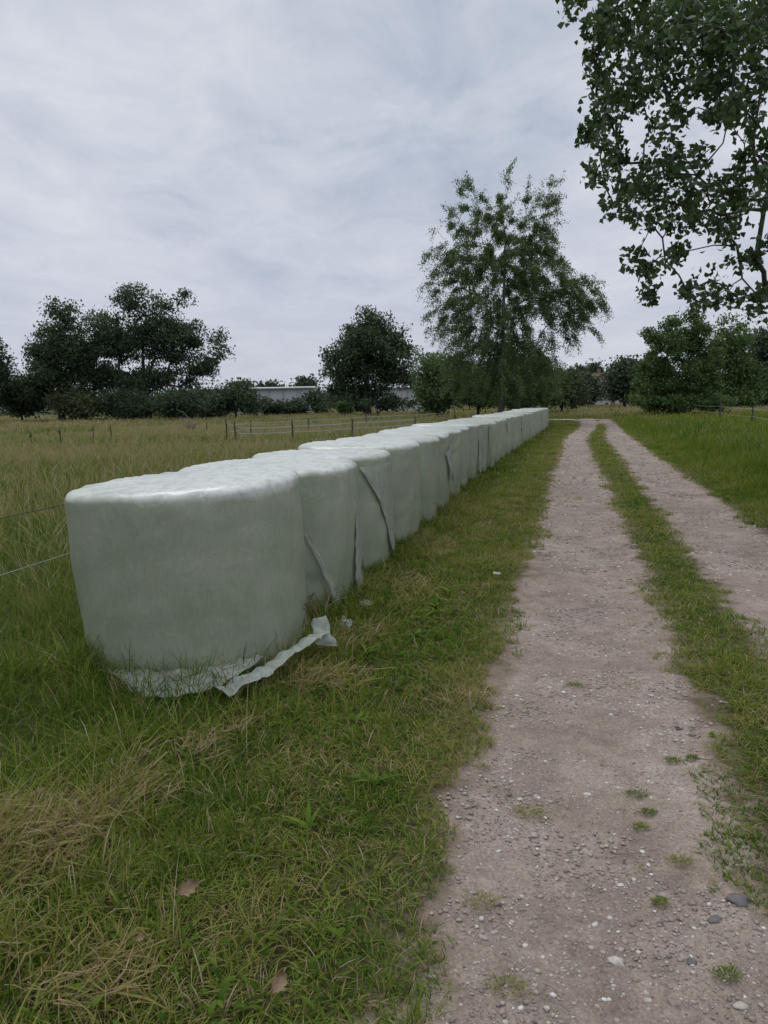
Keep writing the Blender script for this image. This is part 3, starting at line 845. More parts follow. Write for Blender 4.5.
STONES = [ # px, py, width px, tint, label
 (617, 960, 16, .86, 'flat whitish stone near the bottom of the track'),
 (738, 906, 22, .08, 'flat dark grey slab of stone in the right of the rut'),
 (587, 793, 9, .9, 'pale stone in the middle of the left rut beside green weeds'),
 (621, 883, 8, .93, 'small white stone upright in the middle of the left rut'),
 (431, 985, 12, .66, 'sandy yellow stone at the grass edge bottom of the left rut'),
 (483, 942, 11, .62, 'yellowish flat stone close to the left grass edge'),
 (525, 946, 7, .92, 'white pebble right of the yellowish flat stone'),
 (665, 896, 14, .55, 'brownish lumpy stone left of the dark grey slab'),
 (692, 965, 10, .05, 'dark grey stone below the dark slab'),
 (674, 1003, 12, .40, 'reddish brown stone at the bottom of the track'),
 (648, 999, 10, .75, 'beige stone beside the reddish brown stone'),
 (534, 837, 9, .72, 'light stone near the left edge beside a brown weed'),
 (601, 612, 9, .1, 'bluish grey stone in the worn middle of the left rut'),
 (715, 925, 14, .12, 'grey half buried stone under the dark slab'),
 (740, 1012, 14, .8, 'whitish broken stone in the bottom right corner'),
 (660, 880, 9, .3, 'brown stone half buried above the lumpy stone'),
]
for i, (px, py, wpx, tn, lab) in enumerate(STONES):
    p = gnd(px, py, -.05); d = np.linalg.norm(p - CAM); s = wpx * d / F / 2.2
    V = pv2.copy()
    for j in range(len(V)):
        V[j] *= 1 + .55 * mnoise.noise(Vector(V[j] * 1.3) + Vector((i * 5.3, 0, 0))) + .22 * mnoise.noise(Vector(V[j] * 4) + Vector((i, 3, 0)))
    V = V * np.array([s, s * random.uniform(.6, .9), s * .24])
    a = random.uniform(-.5, .5); V = np.stack([V[:, 0] * math.cos(a) - V[:, 1] * math.sin(a), V[:, 0] * math.sin(a) + V[:, 1] * math.cos(a), V[:, 2]], -1)
    me = np_mesh('stone', V, pf2, attr={'tint': np.full(len(V), tn)})
    o = link('stone', me, M_['stone']); o.location = (p[0], p[1], float(gz(p[0], p[1])) + .006)
    tag(o, lab, 'stone', 'larger stones lying in the wheel ruts')

# ------------------------------------------------------------------ weeds in the ruts, dead leaves, scraps
WEEDS = [
 (637, 794, .085, .3, 'largest green weed tuft in the middle of the left rut'),
 (648, 812, .055, .28, 'small green weed tuft just below the largest tuft'),
 (674, 764, .06, .3, 'green weed tuft upper right of the largest tuft'),
 (691, 762, .045, .3, 'tiny green tuft right beside another upper tuft in the rut'),
 (530, 816, .10, .62, 'brownish weed tuft near the left edge of the rut'),
 (482, 905, .09, .66, 'brown withered tuft low at the left rut edge'),
 (680, 862, .07, .6, 'sparse brownish tuft in the right half of the left rut'),
 (727, 980, .06, .35, 'small green tuft near the bottom right of the track'),
 (660, 902, .04, .45, 'thin tuft growing beside the lumpy brown stone'),
 (508, 990, .09, .55, 'sparse yellowish tuft at the bottom left of the rut'),
 (640, 826, .05, .5, 'thin yellowish tuft below the two green tufts'),
 (575, 685, .08, .5, 'low tuft on the worn middle of the rut'),
 (742, 838, .09, .4, 'grassy tuft at the right edge of the left rut'),
]
for px, py, r, tn, lab in WEEDS:
    p = gnd(px, py, -.04); r *= .72; n = int(110 + 1500 * r)
    a = rng.uniform(0, 2 * PI, n); rr = r * np.sqrt(rng.random(n)) * rng.uniform(.5, 1.1, n)
    P = np.stack([rr * np.cos(a), rr * np.sin(a) * .7, np.zeros(n) + .006], -1)
    V, Fq, T = blades(P, rng.uniform(.004, .016, n), rng.uniform(.0025, .0045, n), a + rng.normal(0, .5, n), rng.uniform(.5, 1.6, n), np.clip(rng.normal(tn - .05, .12, n), 0, 1), 3)
    o = link('weed_tuft', np_mesh('weed_tuft', V, Fq, attr={'tint': T}), M_['grass'])
    o.location = (p[0], p[1], float(gz(p[0], p[1])) + .008)
    tag(o, lab, 'weed', 'weed tufts growing in the gravel')

rw = []
for r0, r1, dens, w_ in ((1.4, 4, 26, .0035), (4, 9, 17, .0055), (9, 20, 6, .010), (20, 40, 1.6, .02)):
    X, Y = scatter(r0, r1, dens, -8, 46); k = in_rut(X, Y, -.02); X, Y = X[k], Y[k]
    ce = sum(bell(X - .25 * Y, sum(rut_edges(j_, Y)) / 2 + .12, .20) for j_ in (0, 1)); rim = np.exp(-(rut_dist(X, Y) / .10) ** 2)
    k = rng.random(len(X)) < (.75 * ce + .8 * rim) * (fbm(X * 1.5, Y * 1.5, 211, 3) > .46); X, Y = X[k], Y[k]; nt_ = len(X)
    m_ = rng.integers(8, 26, nt_); id_ = np.repeat(np.arange(nt_), m_); n = len(id_)
    sg_ = rng.uniform(.012, .045, nt_); gx_, gy_ = X[id_] + rng.normal(0, 1, n) * sg_[id_] * 1.5, Y[id_] + rng.normal(0, 1, n) * sg_[id_]
    P = np.stack([gx_, gy_, gz(gx_, gy_) + .006], -1)
    rw.append(blades(P, rng.uniform(.008, .028, n), w_ * rng.uniform(.7, 1.5, n), rng.uniform(0, 2 * PI, n), rng.uniform(.5, 1.7, n), np.clip((rng.normal(.42, .14, nt_))[id_] + rng.normal(0, .08, n), 0, 1), 3))
stuff('rut_weeds', rw, 'tiny low plants and grass seedlings in the gravel ruts', 'ground cover')

M_['deadleaf'] = plain('dead_leaf', (.23, .165, .10), .7, .3, 60)
def dead_leaf(px, py, L, rz, label, z=.07, tilt=.4):
    p = gnd(px, py, z)
    nu, nv = 10, 8; V = []
    for j in range(nv + 1):
        for i in range(nu + 1):
            u = i / nu; v = j / nv * 2 - 1
            wd = math.sin(PI * min(1, u * .98 + .02)) ** .7 * (1 + .25 * math.sin(u * 21)) * .34
            x = (u - .5) * L; y = v * wd * L
            zz = .28 * L * (v * v * .8 + .5 * (u - .4) ** 2 * 3) + .05 * L * mnoise.noise(Vector((u * 5, v * 3, px)))
            V.append((x, y, zz))
    k = nu + 1
    mb = MB(); mb.add(V, [(j * k + i, j * k + i + 1, (j + 1) * k + i + 1, (j + 1) * k + i) for j in range(nv) for i in range(nu)])
    o = mb.build('dead_leaf', M_['deadleaf'], smooth=True)
    st = MB(); st.tube([(L * .5, 0, .02 * L), (L * .7, .03 * L, .06 * L), (L * .85, .02 * L, .02 * L)], .0016, 5); st.build('leaf_stalk', M_['deadleaf'], o)
    o.location = p; o.rotation_euler = (tilt, -.2, rz)
    tag(o, label, 'leaf', 'fallen dry leaves on the verge')
dead_leaf(188, 889, .062, .5, 'curled light brown dead leaf lying in the verge grass', .08, .7)
dead_leaf(277, 985, .056, 1.2, 'greyish brown dead leaf lower down near the bottom edge', .05, .6)
dead_leaf(141, 938, .028, .3, 'smallest pale dead leaf below the curled one', .06, .5)

def scrap(px, py, s, lab, z=.05):
    p = gnd(px, py, z); n = 8; V = []
    for j in range(n):
        for i in range(n):
            x, y = (i / (n - 1) - .5) * s, (j / (n - 1) - .5) * s * .6
            V.append((x + .15 * s * mnoise.noise(Vector((y * 30, px, 0))), y, .3 * s * mnoise.noise(Vector((x * 40, y * 40, px)))))
    mb = MB(); mb.add(V, [(j * n + i, j * n + i + 1, (j + 1) * n + i + 1, (j + 1) * n + i) for j in range(n - 1) for i in range(n - 1)])
    o = mb.build('film_scrap', M_['loose'], smooth=True); o.location = p; o.rotation_euler = (.5, .1, random.uniform(-1, 1))
    tag(o, lab, 'plastic scrap', 'torn scraps of white film in the grass')
scrap(497, 573, .06, 'small white film scrap in the grass beside the track')
scrap(346, 623, .12, 'white film scrap in the grass at the foot of the second bale')
scrap(366, 603, .10, 'thin white film scrap standing in the grass beside the third bale')

# thin weeds standing against the first bale
M_['weed'] = plain('dry_weed', (.075, .065, .04), .8, .3, 40)
def weed_stalk(px, py, h, lab, seed):
    random.seed(seed); p = gnd(px, py, 0); mb = MB()
    top = None
    for s in range(1):
        dx, dy = random.uniform(-.08, .08), random.uniform(-.03, .03); hh = h * random.uniform(.6, 1)
        pts = [(dx * .2 * t * t + .01 * s, dy * t, hh * t / 3) for t in range(4)]
        mb.tube(pts, [.0032, .0028, .002, .0012], 5)
        for b in range(7):
            t = random.uniform(.55, 1); z = hh * t; x0 = dx * .2 * (3 * t) ** 2 + .01 * s; y0 = dy * 3 * t
            mb.tube([(x0, y0, z), (x0 + random.uniform(-.02, .02), y0 + random.uniform(-.02, .02), z + random.uniform(.01, .03))], [.0022, .0045], 4)
    o = mb.build('dry_weed', M_['weed']); o.location = (p[0], p[1], float(gz(p[0], p[1])))
    tag(o, lab, 'weed', 'thin weeds in front of the first bale')
weed_stalk(250, 668, .42, 'thin dark weed stalk left of the others, in front of first bale', 3)
weed_stalk(262, 664, .30, 'short dark weed stalk between its neighbours in front of first bale', 4)
weed_stalk(281, 656, .46, 'tallest dark weed stalk with seed heads in front of first bale', 5)
weed_stalk(301, 648, .44, 'dark weed stalk rightmost, near the edge of first bale', 6)
weed_stalk(112, 668, .34, 'lone thin weed stalk at the left edge of first bale', 7)

# ------------------------------------------------------------------ fences
M_['post'] = plain('weathered_post', (.075, .064, .052), .9, .35, 20)
M_['wire_dark'] = plain('dark_wire', (.06, .05, .045), .6, .4, 60)
M_['wire_pale'] = plain('pale_cord', (.34, .34, .32), .6, .5, 90)
M_['tape'] = plain('white_tape', (.36, .37, .35), .5, .12, 10)
M_['insul'] = plain('black_insulator', (.03, .03, .03), .5, .2, 20)

def fence(name, label, posts, wires, post_r=.035, lean=.03, wire_r=.004, tape=False, sag=.05, cat='fence'):
    """posts: list of (x, y, height); wires: list of (height, material)"""
    root = empty(name, (posts[0][0], posts[0][1], 0)); ox, oy = posts[0][:2]
    tag(root, label, cat)
    for (x, y, h) in posts:
        lx, ly = random.uniform(-lean, lean), random.uniform(-lean, lean)
        mb = MB(); mb.tube([(x - ox, y - oy, -.2), (x - ox + lx * .4, y - oy + ly * .4, h * .5), (x - ox + lx, y - oy + ly, h)], [post_r * 1.05, post_r, post_r * .92], 8)
        po = mb.build('post', M_['post'], root)
        for wh, _ in wires:
            if wh > h + .02: continue
            mi = MB(); mi.tube([(x - ox + post_r, y - oy - post_r, wh - .02), (x - ox + post_r + .02, y - oy - post_r - .02, wh + .02)], .014, 6)
            mi.build('insulator', M_['insul'], po)
    for wh, mt in wires:
        mb = MB(); pts = []
        for (x0, y0, _), (x1, y1, _) in zip(posts[:-1], posts[1:]):
            for t in np.linspace(0, 1, 9)[:-1]:
                pts.append((x0 + (x1 - x0) * t - ox, y0 + (y1 - y0) * t - oy, wh - sag * 4 * t * (1 - t)))
        pts.append((posts[-1][0] - ox, posts[-1][1] - oy, wh))
        if tape:
            V = []
            for p in pts: V += [(p[0], p[1], p[2] - .015), (p[0], p[1], p[2] + .015), (p[0] + .002, p[1] + .004, p[2] + .015), (p[0] + .002, p[1] + .004, p[2] - .015)]
            Fq = []
            for i in range(len(pts) - 1):
                for a in range(4): b = (a + 1) % 4; Fq.append((i * 4 + a, i * 4 + 4 + a, i * 4 + 4 + b, i * 4 + b))
            mb.add(V, Fq); mb.build('tape', M_[mt], root)
        else:
            mb.tube(pts, wire_r, 5); mb.build('wire', M_[mt], root)
    return root
random.seed(11)
fl = [(-3.45 + .23 * y, y, .8) for y in (1.2, 7.3, 13.4, 19.5, 25.6, 31.7, 37.8)]
za = at(0, 515, 4.72)[2]; zb = at(0, 570, 4.72)[2]
fence('electric_fence', 'two strand electric fence with dark and pale cords behind the bales', fl, [(za, 'wire_dark'), (zb, 'wire_pale')], wire_r=.003, sag=.02)
def P2(px, Y, h): 
    p = at(px, 420, Y); return (p[0], p[1], h)
fence('pasture_fence', 'dark post and pale wire fence in the tall grass right of the track', [P2(800, 27, 1.), P2(752, 36, .95), P2(720, 45, 1.25), P2(690, 58, 1.1), P2(668, 73, 1.1), P2(648, 98, 1.1)], [(.86, 'wire_pale'), (.5, 'wire_pale')], post_r=.06, wire_r=.006)
fence('tape_fence', 'front white tape fence across the meadow, with dark stakes', [P2(235, 27, .90), P2(292, 27.5, .92), P2(352, 30, .9), P2(415, 34, .85)], [(.72, 'tape'), (.52, 'tape')], post_r=.03, tape=True, sag=.03)
fence('tape_fence', 'rear white tape fence across the meadow, starting at the double stake', [P2(226, 30, .95), P2(250, 33, .85), P2(308, 36, .82), P2(366, 41, .95), P2(455, 50, .9)], [(.74, 'tape'), (.5, 'tape')], post_r=.03, tape=True, sag=.03)
for px, Y, h, lab in ((29, 27, .72, 'leftmost low dark stake in the seeding meadow'), (59, 27, .88, 'tallest lone dark stake left in the meadow'), (92, 30, .82, 'thin dark stake right of the tallest lone stake'), (110, 33, .8, 'faint stake nearest to the oak trunk line in the meadow'), (206, 40, .98, 'dark stake just left of the white tape fence')):
    p = P2(px, Y, h); mb = MB()
    h *= .92; mb.tube([(0, 0, -.2), (.01, 0, h * .5), (random.uniform(-.05, .05), 0, h)], [.032, .028, .025], 8)
    o = mb.build('stake', M_['post']); o.location = (p[0], p[1], 0)
    ca = MB(); ca.tube([(.0, -.045, h - .12), (0, -.075, h - .06)], .03, 6); ca.build('insulator', M_['insul'], o)
    tag(o, lab, 'stake', 'lone fence stakes in the meadow')

# ------------------------------------------------------------------ trees
def leaf_faces(C, size, aspect=.6, shape='kite', normal_bias=0.0):
    n = len(C)
    d = rng.normal(0, 1, (n, 3)); d[:, 2] -= normal_bias; d /= np.linalg.norm(d, axis=1)[:, None]
    e = rng.normal(0, 1, (n, 3)); e -= (e * d).sum(1)[:, None] * d; e /= np.linalg.norm(e, axis=1)[:, None]
    s = size * rng.uniform(.65, 1.25, n)[:, None]
    if shape == 'kite':
        V = np.stack([C - d * s * .5, C + e * s * aspect * .5 - d * s * .05, C + d * s * .5, C - e * s * aspect * .5 - d * s * .05], 1)
        Fq = (np.arange(n) * 4)[:, None] + np.arange(4)[None]
        return V.reshape(-1, 3), Fq, 4
    # broad poplar leaf folded along the midrib: 6 points, two quads
    nn = np.cross(d, e)
    V = np.stack([C - d * s * .42, C + e * s * aspect * .55 - d * s * .22 + nn * s * .08, C + e * s * aspect * .34 + d * s * .14 + nn * s * .06, C + d * s * .58,
                  C - e * s * aspect * .34 + d * s * .14 + nn * s * .06, C - e * s * aspect * .55 - d * s * .22 + nn * s * .08], 1)
    b = (np.arange(n) * 6)[:, None]
    Fq = np.concatenate([b + np.array([[0, 1, 2, 3]]), b + np.array([[0, 3, 4, 5]])])
    return V.reshape(-1, 3), Fq, 6

def skeleton(base, trunk_pts, ends, sag=.0, seed=0):
    """connects every end point to the nearest part of the growing tree; returns nodes, parents"""
    nodes = [np.array(p, float) for p in trunk_pts]; par = [-1] + list(range(len(trunk_pts) - 1))
    start = nodes[max(1, len(nodes) // 3)]
    order = np.argsort(np.linalg.norm(ends - start, axis=1))
    for i in order:
        e = ends[i]; A = np.array(nodes)
        d = np.linalg.norm(A - e, axis=1) + 1.2 * np.maximum(0, A[:, 2] - e[2]) + (np.arange(len(A)) < 1) * 99
        k = int(np.argmin(d)); p = nodes[k]; L = np.linalg.norm(e - p)
        m1 = p * .55 + e * .45 + rng.normal(0, .07 * L, 3) + np.array([0, 0, .08 * L - sag * L])
        nodes.append(m1); par.append(k); nodes.append(e); par.append(len(nodes) - 2)
    return np.array(nodes), np.array(par)

def branch_mesh(name, nodes, par, ntrunk, r_base, r_tip, sides=5):
    n = len(nodes); cnt = np.zeros(n)
    leafy = np.ones(n, bool); leafy[par[par >= 0]] = False
    cnt[leafy] = 1
    for i in range(n - 1, 0, -1): cnt[par[i]] += cnt[i]
    r = r_tip * np.maximum(cnt, 1) ** .42
    r = np.minimum(r * (r_base / r[0] if r[0] > r_base else 1), r_base)
    for i in range(ntrunk): r[i] = max(r[i], r_base * (1 - .75 * i / max(1, ntrunk - 1)))
    r[0] *= 1.25
    a = nodes[par[1:]]; b = nodes[1:]; d = b - a; L = np.linalg.norm(d, axis=1); L[L < 1e-6] = 1e-6; d = d / L[:, None]
    ref = np.where(np.abs(d[:, 2:3]) > .9, np.array([[1., 0, 0]]), np.array([[0, 0, 1.]]))
    s = np.cross(d, ref); s /= np.linalg.norm(s, axis=1)[:, None]; t = np.cross(d, s)
    ra = np.minimum(r[par[1:]], r[1:] * 1.7); rb = r[1:]
    m = n - 1; V = np.empty((m, 2, sides, 3))
    for k in range(sides):
        c, sn = math.cos(2 * PI * k / sides), math.sin(2 * PI * k / sides)
        dirv = s * c + t * sn
        V[:, 0, k] = a - d * (ra * .3)[:, None] + dirv * ra[:, None]; V[:, 1, k] = b + d * (rb * .3)[:, None] + dirv * rb[:, None]
    bi = (np.arange(m) * 2 * sides)[:, None]; k = np.arange(sides)[None]; k2 = (k + 1) % sides
    Fq = np.stack([bi + k, bi + k2, bi + sides + k2, bi + sides + k], -1).reshape(-1, 4)
    return np_mesh(name, V.reshape(-1, 3), Fq, smooth=True)

def px_lobes(Y, lst, flat=.85):
    """crown lobes measured on the photo -> world lobes at their own distance"""
    out = []
    for l in lst:
        x, y, rx, ry = l[:4]; dens = l[4] if len(l) > 4 else 1.0
        dy = (l[5] if len(l) > 5 else random.uniform(-.5, .5) * rx * .8) * Y / F
        c = at(x, y, Y + dy); k = (Y + dy) / F
        out.append((c, rx * k, rx * k * flat, ry * k, dens))
    return out

def tree(name, label, base_px, Y, lobes, leaf, nclus, nleaf, mat, group, csig=.35, trunk_h=None, trunk_r=.25, aspect=.65, hang=0., bark_='bark', r_tip=.02, cat='tree', trunk_lean=0., low=True):
    b = at(base_px, 420, Y); bx, by = b[0], b[1]
    L = px_lobes(Y, lobes)
    vols = np.array([l[1] * l[2] * l[3] * l[4] for l in L]) ** .8; vols /= vols.sum()
    ends = []
    for (c, rx, ry, rz, dn), f in zip(L, vols):
        k = max(3, int(nclus * f))
        d = rng.normal(0, 1, (k, 3)); d /= np.linalg.norm(d, axis=1)[:, None]
        r = rng.random(k) ** (1 / 2.4)
        p = c + d * r[:, None] * np.array([rx, ry, rz]) * rng.uniform(.82, 1.1, (k, 1))
        ends.append(p)
    ends = np.concatenate(ends); ends = ends[ends[:, 2] > .25]
    zmin = ends[:, 2].min(); zmax = ends[:, 2].max()
    th = trunk_h or max(1.0, zmin + .55 * (zmax - zmin))
    root = empty(name, (bx, by, 0))
    tag(root, label, cat, group)
    tp = [(bx + trunk_lean * t * th + .06 * th * (vnoise(t * 3, Y, 3) - .5) * (t > 0), by + .04 * th * (vnoise(t * 3, Y + 9, 3) - .5) * (t > 0), th * t - .1) for t in np.linspace(0, 1, 6)]
    nodes, par = skeleton(None, tp, ends, sag=0)
    off = np.array([bx, by, 0])
    me = branch_mesh('trunk', nodes - off, par, 6, trunk_r, r_tip)
    link('trunk', me, M_[bark_], root)
    # leaves: clumps round every twig end, some along the twigs
    n = len(ends)
    wgt = rng.gamma(2.2, 1 / 2.2, n); cnt = np.maximum(2, (wgt * nleaf).astype(int))
    idx = np.repeat(np.arange(n), cnt); N_ = len(idx)
    sg = csig * rng.uniform(.6, 1.25, n)
    P = ends[idx] + np.clip(rng.normal(0, 1, (N_, 3)), -1.7, 1.7) * sg[idx][:, None] * np.array([1, 1, .7])
    if hang > 0:      # drooping twigs: leaves strung along fine shoots that lead outwards, then down
        ctr = ends.mean(0); dv = ends - ctr; dv[:, 2] *= .35; dv += rng.normal(0, .8, dv.shape); dv /= np.linalg.norm(dv, axis=1)[:, None]
        upf = np.clip((ends[:, 2] - (zmin + .72 * (zmax - zmin))) / (.2 * (zmax - zmin)), 0, 1)
        ln = rng.uniform(.4, 1.0, n); tt = rng.random(N_)
        st = rng.integers(0, 3, N_); jit = rng.normal(0, .35, (n * 3, 3))[idx * 3 + st]
        P = ends[idx] + (dv[idx] + jit) * (tt * ln[idx] * .8)[:, None] + rng.normal(0, .09, (N_, 3))
        P[:, 2] += (tt * ln[idx]) * (.35 * upf[idx]) - hang * (tt ** 1.7) * ln[idx] * (1 - .8 * upf[idx])
    P = P[P[:, 2] > .05]; 
    V, Fq, kv = leaf_faces(P - off, leaf, aspect, 'kite', .6 if hang else 0)
    cl = rng.normal(0, .18, n)
    T = np.clip(.5 + cl[idx][:len(P)] + rng.normal(0, .2, len(P)), 0, 1)
    link('crown', np_mesh('crown', V, Fq, attr={'tint': np.repeat(T, kv)}), M_[mat], root)
    return root

random.seed(5)
GL = 'trees along the far left edge of the meadow'
tree('oak_tree', 'big spreading dark oak with sky showing between its limbs, left of the meadow', 147, 85,
     [(140, 303, 28, 17), (178, 303, 12, 11, .8), (160, 325, 30, 14), (196, 337, 26, 13, .9), (215, 352, 11, 15, .8), (110, 325, 24, 16), (95, 345, 22, 12), (130, 352, 26, 13), (170, 358, 22, 10), (150, 378, 34, 15), (192, 380, 24, 18), (105, 375, 24, 16), (150, 338, 34, 16), (120, 340, 30, 18), (165, 345, 26, 14), (128, 385, 36, 18), (205, 365, 16, 10)],
     .27, 430, 105, 'oak', GL, csig=.56, trunk_h=7.0, trunk_r=.55, r_tip=.035)
tree('broadleaf_tree', 'dark rounded tree with a pointed top standing left of the big oak', 62, 82,
     [(62, 313, 13, 14), (58, 332, 20, 12), (45, 350, 17, 12), (78, 345, 15, 16), (48, 372, 24, 18), (75, 380, 24, 20), (62, 350, 26, 20), (88, 360, 18, 20), (40, 388, 20, 16)], .27, 270, 105, 'oak', GL, csig=.56, trunk_h=6, trunk_r=.4, r_tip=.035)
tree('broadleaf_tree', 'dark tree cut by the left edge of the photo', -8, 80, [(-8, 355, 14, 24), (-4, 385, 20, 26), (-16, 375, 20, 36)], .28, 100, 95, 'oak', GL, csig=.6, trunk_r=.3, r_tip=.03)
for px, py, rx, ry, Y, lab in ((22, 394, 26, 22, 84, 'dark bushy shrub under the trees nearest the left edge'), (72, 402, 26, 14, 80, 'dark shrub at the foot of the pointed tree'), (124, 404, 28, 12, 80, 'dark shrub at the left foot of the big oak'),
                              (176, 403, 26, 13, 79, 'dark shrub at the right foot of the big oak'), (208, 404, 16, 10, 82, 'low dark shrub between the oak and the round shrub')):
    tree('shrub', lab, px, Y, [(px, py, rx, ry), (px + rx * .4, py + 5, rx * .7, ry * .8)], .28, 80, 110, 'olive' if px in (72, 208) else 'far' if px == 124 else 'oak', 'shrubs under the meadow trees', csig=.6, trunk_r=.12, r_tip=.03, cat='shrub', trunk_h=1.5)
tree('shrub', 'separate round dark shrub right of the big oak', 236, 74, [(236, 394, 17, 13), (226, 400, 15, 13), (248, 402, 14, 10)], .27, 100, 90, 'oak', 'shrubs under the meadow trees', csig=.45, trunk_r=.12, r_tip=.03, cat='shrub', trunk_h=1.5)
for px, py, rx, ry, Y, lab in ((266, 405, 18, 5, 88, 'low green hedge bush below the left end of the pale shed'), (290, 406, 17, 5, 90, 'low green hedge bush below the middle of the pale shed'), (316, 401, 12, 10, 92, 'green hedge bush between the pale shed and the round tree')):
    tree('hedge_bush', lab, px, Y, [(px, py, rx, ry), (px + 6, py + 3, rx * .8, ry * .8)], .36, 60, 36, 'far', 'hedge below the pale shed', csig=.45, trunk_r=.08, r_tip=.02, cat='bush', trunk_h=1.2)
for px, py, rx, ry, lab in ((272, 388, 13, 4, 'distant low tree beyond the roof of the pale shed'), (304, 385, 14, 8, 'distant dark tree beyond the right end of the pale shed'), (240, 388, 12, 6, 'distant tree beyond the round shrub')):
    tree('distant_tree', lab, px, 190, [(px, py, rx, ry), (px + 3, py + 8, rx, ry + 3)], .9, 60, 26, 'far', 'distant trees on the horizon', csig=1.0, trunk_r=.25, r_tip=.05)
tree('round_tree', 'large round dense dark tree standing alone beyond the tape fence', 368, 80,
     [(373, 326, 20, 17), (348, 338, 16, 14), (394, 334, 16, 14), (335, 362, 15, 16), (405, 355, 12, 18), (368, 350, 30, 18), (362, 375, 38, 18), (350, 393, 28, 12), (395, 380, 20, 12), (380, 402, 36, 8), (360, 404, 40, 7), (372, 345, 34, 24), (350, 362, 24, 20), (392, 362, 22, 20)], .27, 380, 100, 'oak', GL, csig=.50, trunk_h=6, trunk_r=.45, r_tip=.03)
tree('bush', 'small dark bush at the foot of the round tree', 345, 77, [(345, 407, 9, 6)], .3, 30, 34, 'bush', None, csig=.3, trunk_r=.05, r_tip=.015, cat='bush', trunk_h=.7)
# birch behind the row
tree('birch_tree', 'tall loose birch with drooping twigs behind the far bales', 500, 47,
     [(500, 345, 40, 40, .8), (452, 285, 28, 42, .8), (566, 300, 34, 32, 1.0), (500, 300, 56, 74, 1.1), (512, 245, 40, 46, .8), (540, 270, 32, 40, .9), (537, 225, 24, 42, 1.2), (548, 200, 12, 20, .8), (474, 248, 40, 36, .7), (462, 208, 22, 22, .45), (490, 212, 20, 22, .5), (470, 182, 6, 12, .5), (508, 190, 13, 18, .5), (440, 258, 14, 26, .35), (440, 300, 16, 34, .5),
      (578, 288, 24, 24, .7), (597, 290, 12, 16, .45), (560, 325, 26, 26, .8), (588, 318, 10, 18, .4), (455, 335, 22, 36, .8), (500, 365, 58, 34, 1.25), (545, 362, 26, 26, .7)],
     .105, 1100, 185, 'birch', None, csig=.30, trunk_h=10.5, trunk_r=.20, aspect=.55, hang=.9, bark_='birch_bark', r_tip=.008, trunk_lean=.02)
GB = 'dark trees and bushes behind the birch'
for px, Y, lob, lab in ((438, 66, [(438, 378, 20, 26), (432, 395, 22, 14)], 'dark bushy tree left of the birch trunk'), (478, 64, [(478, 385, 30, 20), (490, 395, 26, 12)], 'dense bush directly behind the foot of the birch'),
                        (528, 66, [(528, 382, 28, 24), (515, 396, 26, 12)], 'dense bush right of the birch trunk'), (562, 74, [(562, 384, 22, 18), (575, 392, 16, 14), (550, 395, 20, 10)], 'olive green tree at the right foot of the birch')):
    tree('bushy_tree', lab, px, Y, lob, .24, 130, 110, 'olive' if px > 550 else 'bush' if px == 478 else 'birch', GB, csig=.5, trunk_r=.15, r_tip=.025, trunk_h=2)
GF = 'distant trees round the farmhouse'
for px, Y, lob, lab in ((582, 120, [(582, 382, 9, 14), (582, 394, 12, 9), (590, 388, 6, 10)], 'distant dark tree just left of the farmhouse'), (594, 150, [(594, 374, 7, 9), (596, 384, 9, 10)], 'distant tree rising behind the farmhouse roof'),
                        (624, 112, [(626, 370, 14, 13), (618, 384, 13, 15), (634, 384, 14, 18), (613, 392, 8, 9), (618, 366, 8, 8)], 'large dark tree right of the farmhouse'), (651, 110, [(652, 376, 16, 18), (645, 390, 14, 12)], 'dark tree half hidden behind the bright bushy tree')):
    tree('distant_tree', lab, px, Y, lob, .45, 110, 80, 'far', GF, csig=.8, trunk_r=.25, r_tip=.04)
tree('bushy_tree', 'fresh green bushy tree beside the right fence, broad at the foot', 680, 58,
     [(684, 332, 22, 24), (668, 350, 22, 22), (700, 352, 22, 28), (652, 378, 18, 22), (676, 380, 34, 22), (705, 385, 18, 18), (646, 400, 18, 10), (692, 402, 34, 10), (668, 402, 30, 10), (715, 402, 16, 9), (648, 336, 5, 4, .5), (672, 318, 8, 8, .6)],
     .19, 430, 100, 'bush', None, csig=.30, trunk_r=.16, r_tip=.012, trunk_h=4.2)
GR = 'trees behind the bright bushy tree on the right'
for px, Y, lob, lab in ((728, 78, [(728, 340, 20, 26), (722, 365, 22, 26), (738, 378, 24, 24), (742, 396, 24, 10)], 'tall grey green tree right of the bright bushy tree'), (764, 88, [(764, 358, 20, 32), (758, 385, 22, 20), (775, 340, 16, 18), (758, 397, 24, 9)], 'dark tree at the right edge of the photo'),
                        (800, 84, [(800, 345, 26, 40), (795, 380, 28, 26)], 'dark tree just beyond the right edge')):
    tree('broadleaf_tree', lab, px, Y, lob, .28, 170, 95, 'bush' if px < 740 else 'oak', GR, csig=.55, trunk_r=.3, r_tip=.03)
# wood closing the horizon behind everything
wl = []
for k in range(90):
    a = math.radians(-50 + k * 1.12); d = 260 + 30 * math.sin(k * 1.7)
    c = np.array([d * math.sin(a), d * math.cos(a), random.uniform(2, 4.2)])
    if -9.5 < math.degrees(a) < -4.5: c[2] = 1.4
    m = 420
    wl.append(c + rng.normal(0, 1, (m, 3)) * np.array([3.2, 2.5, 1.5]))
P = np.concatenate(wl); P[:, 2] = np.abs(P[:, 2])
V, Fq, kv = leaf_faces(P, 1.1, .7)
o = link('far_wood', np_mesh('far_wood', V, Fq, attr={'tint': np.repeat(rng.random(len(P)), kv)}), M_['far'])
tag(o, 'low far-off wood along the horizon behind the field', 'wood', kind='stuff')
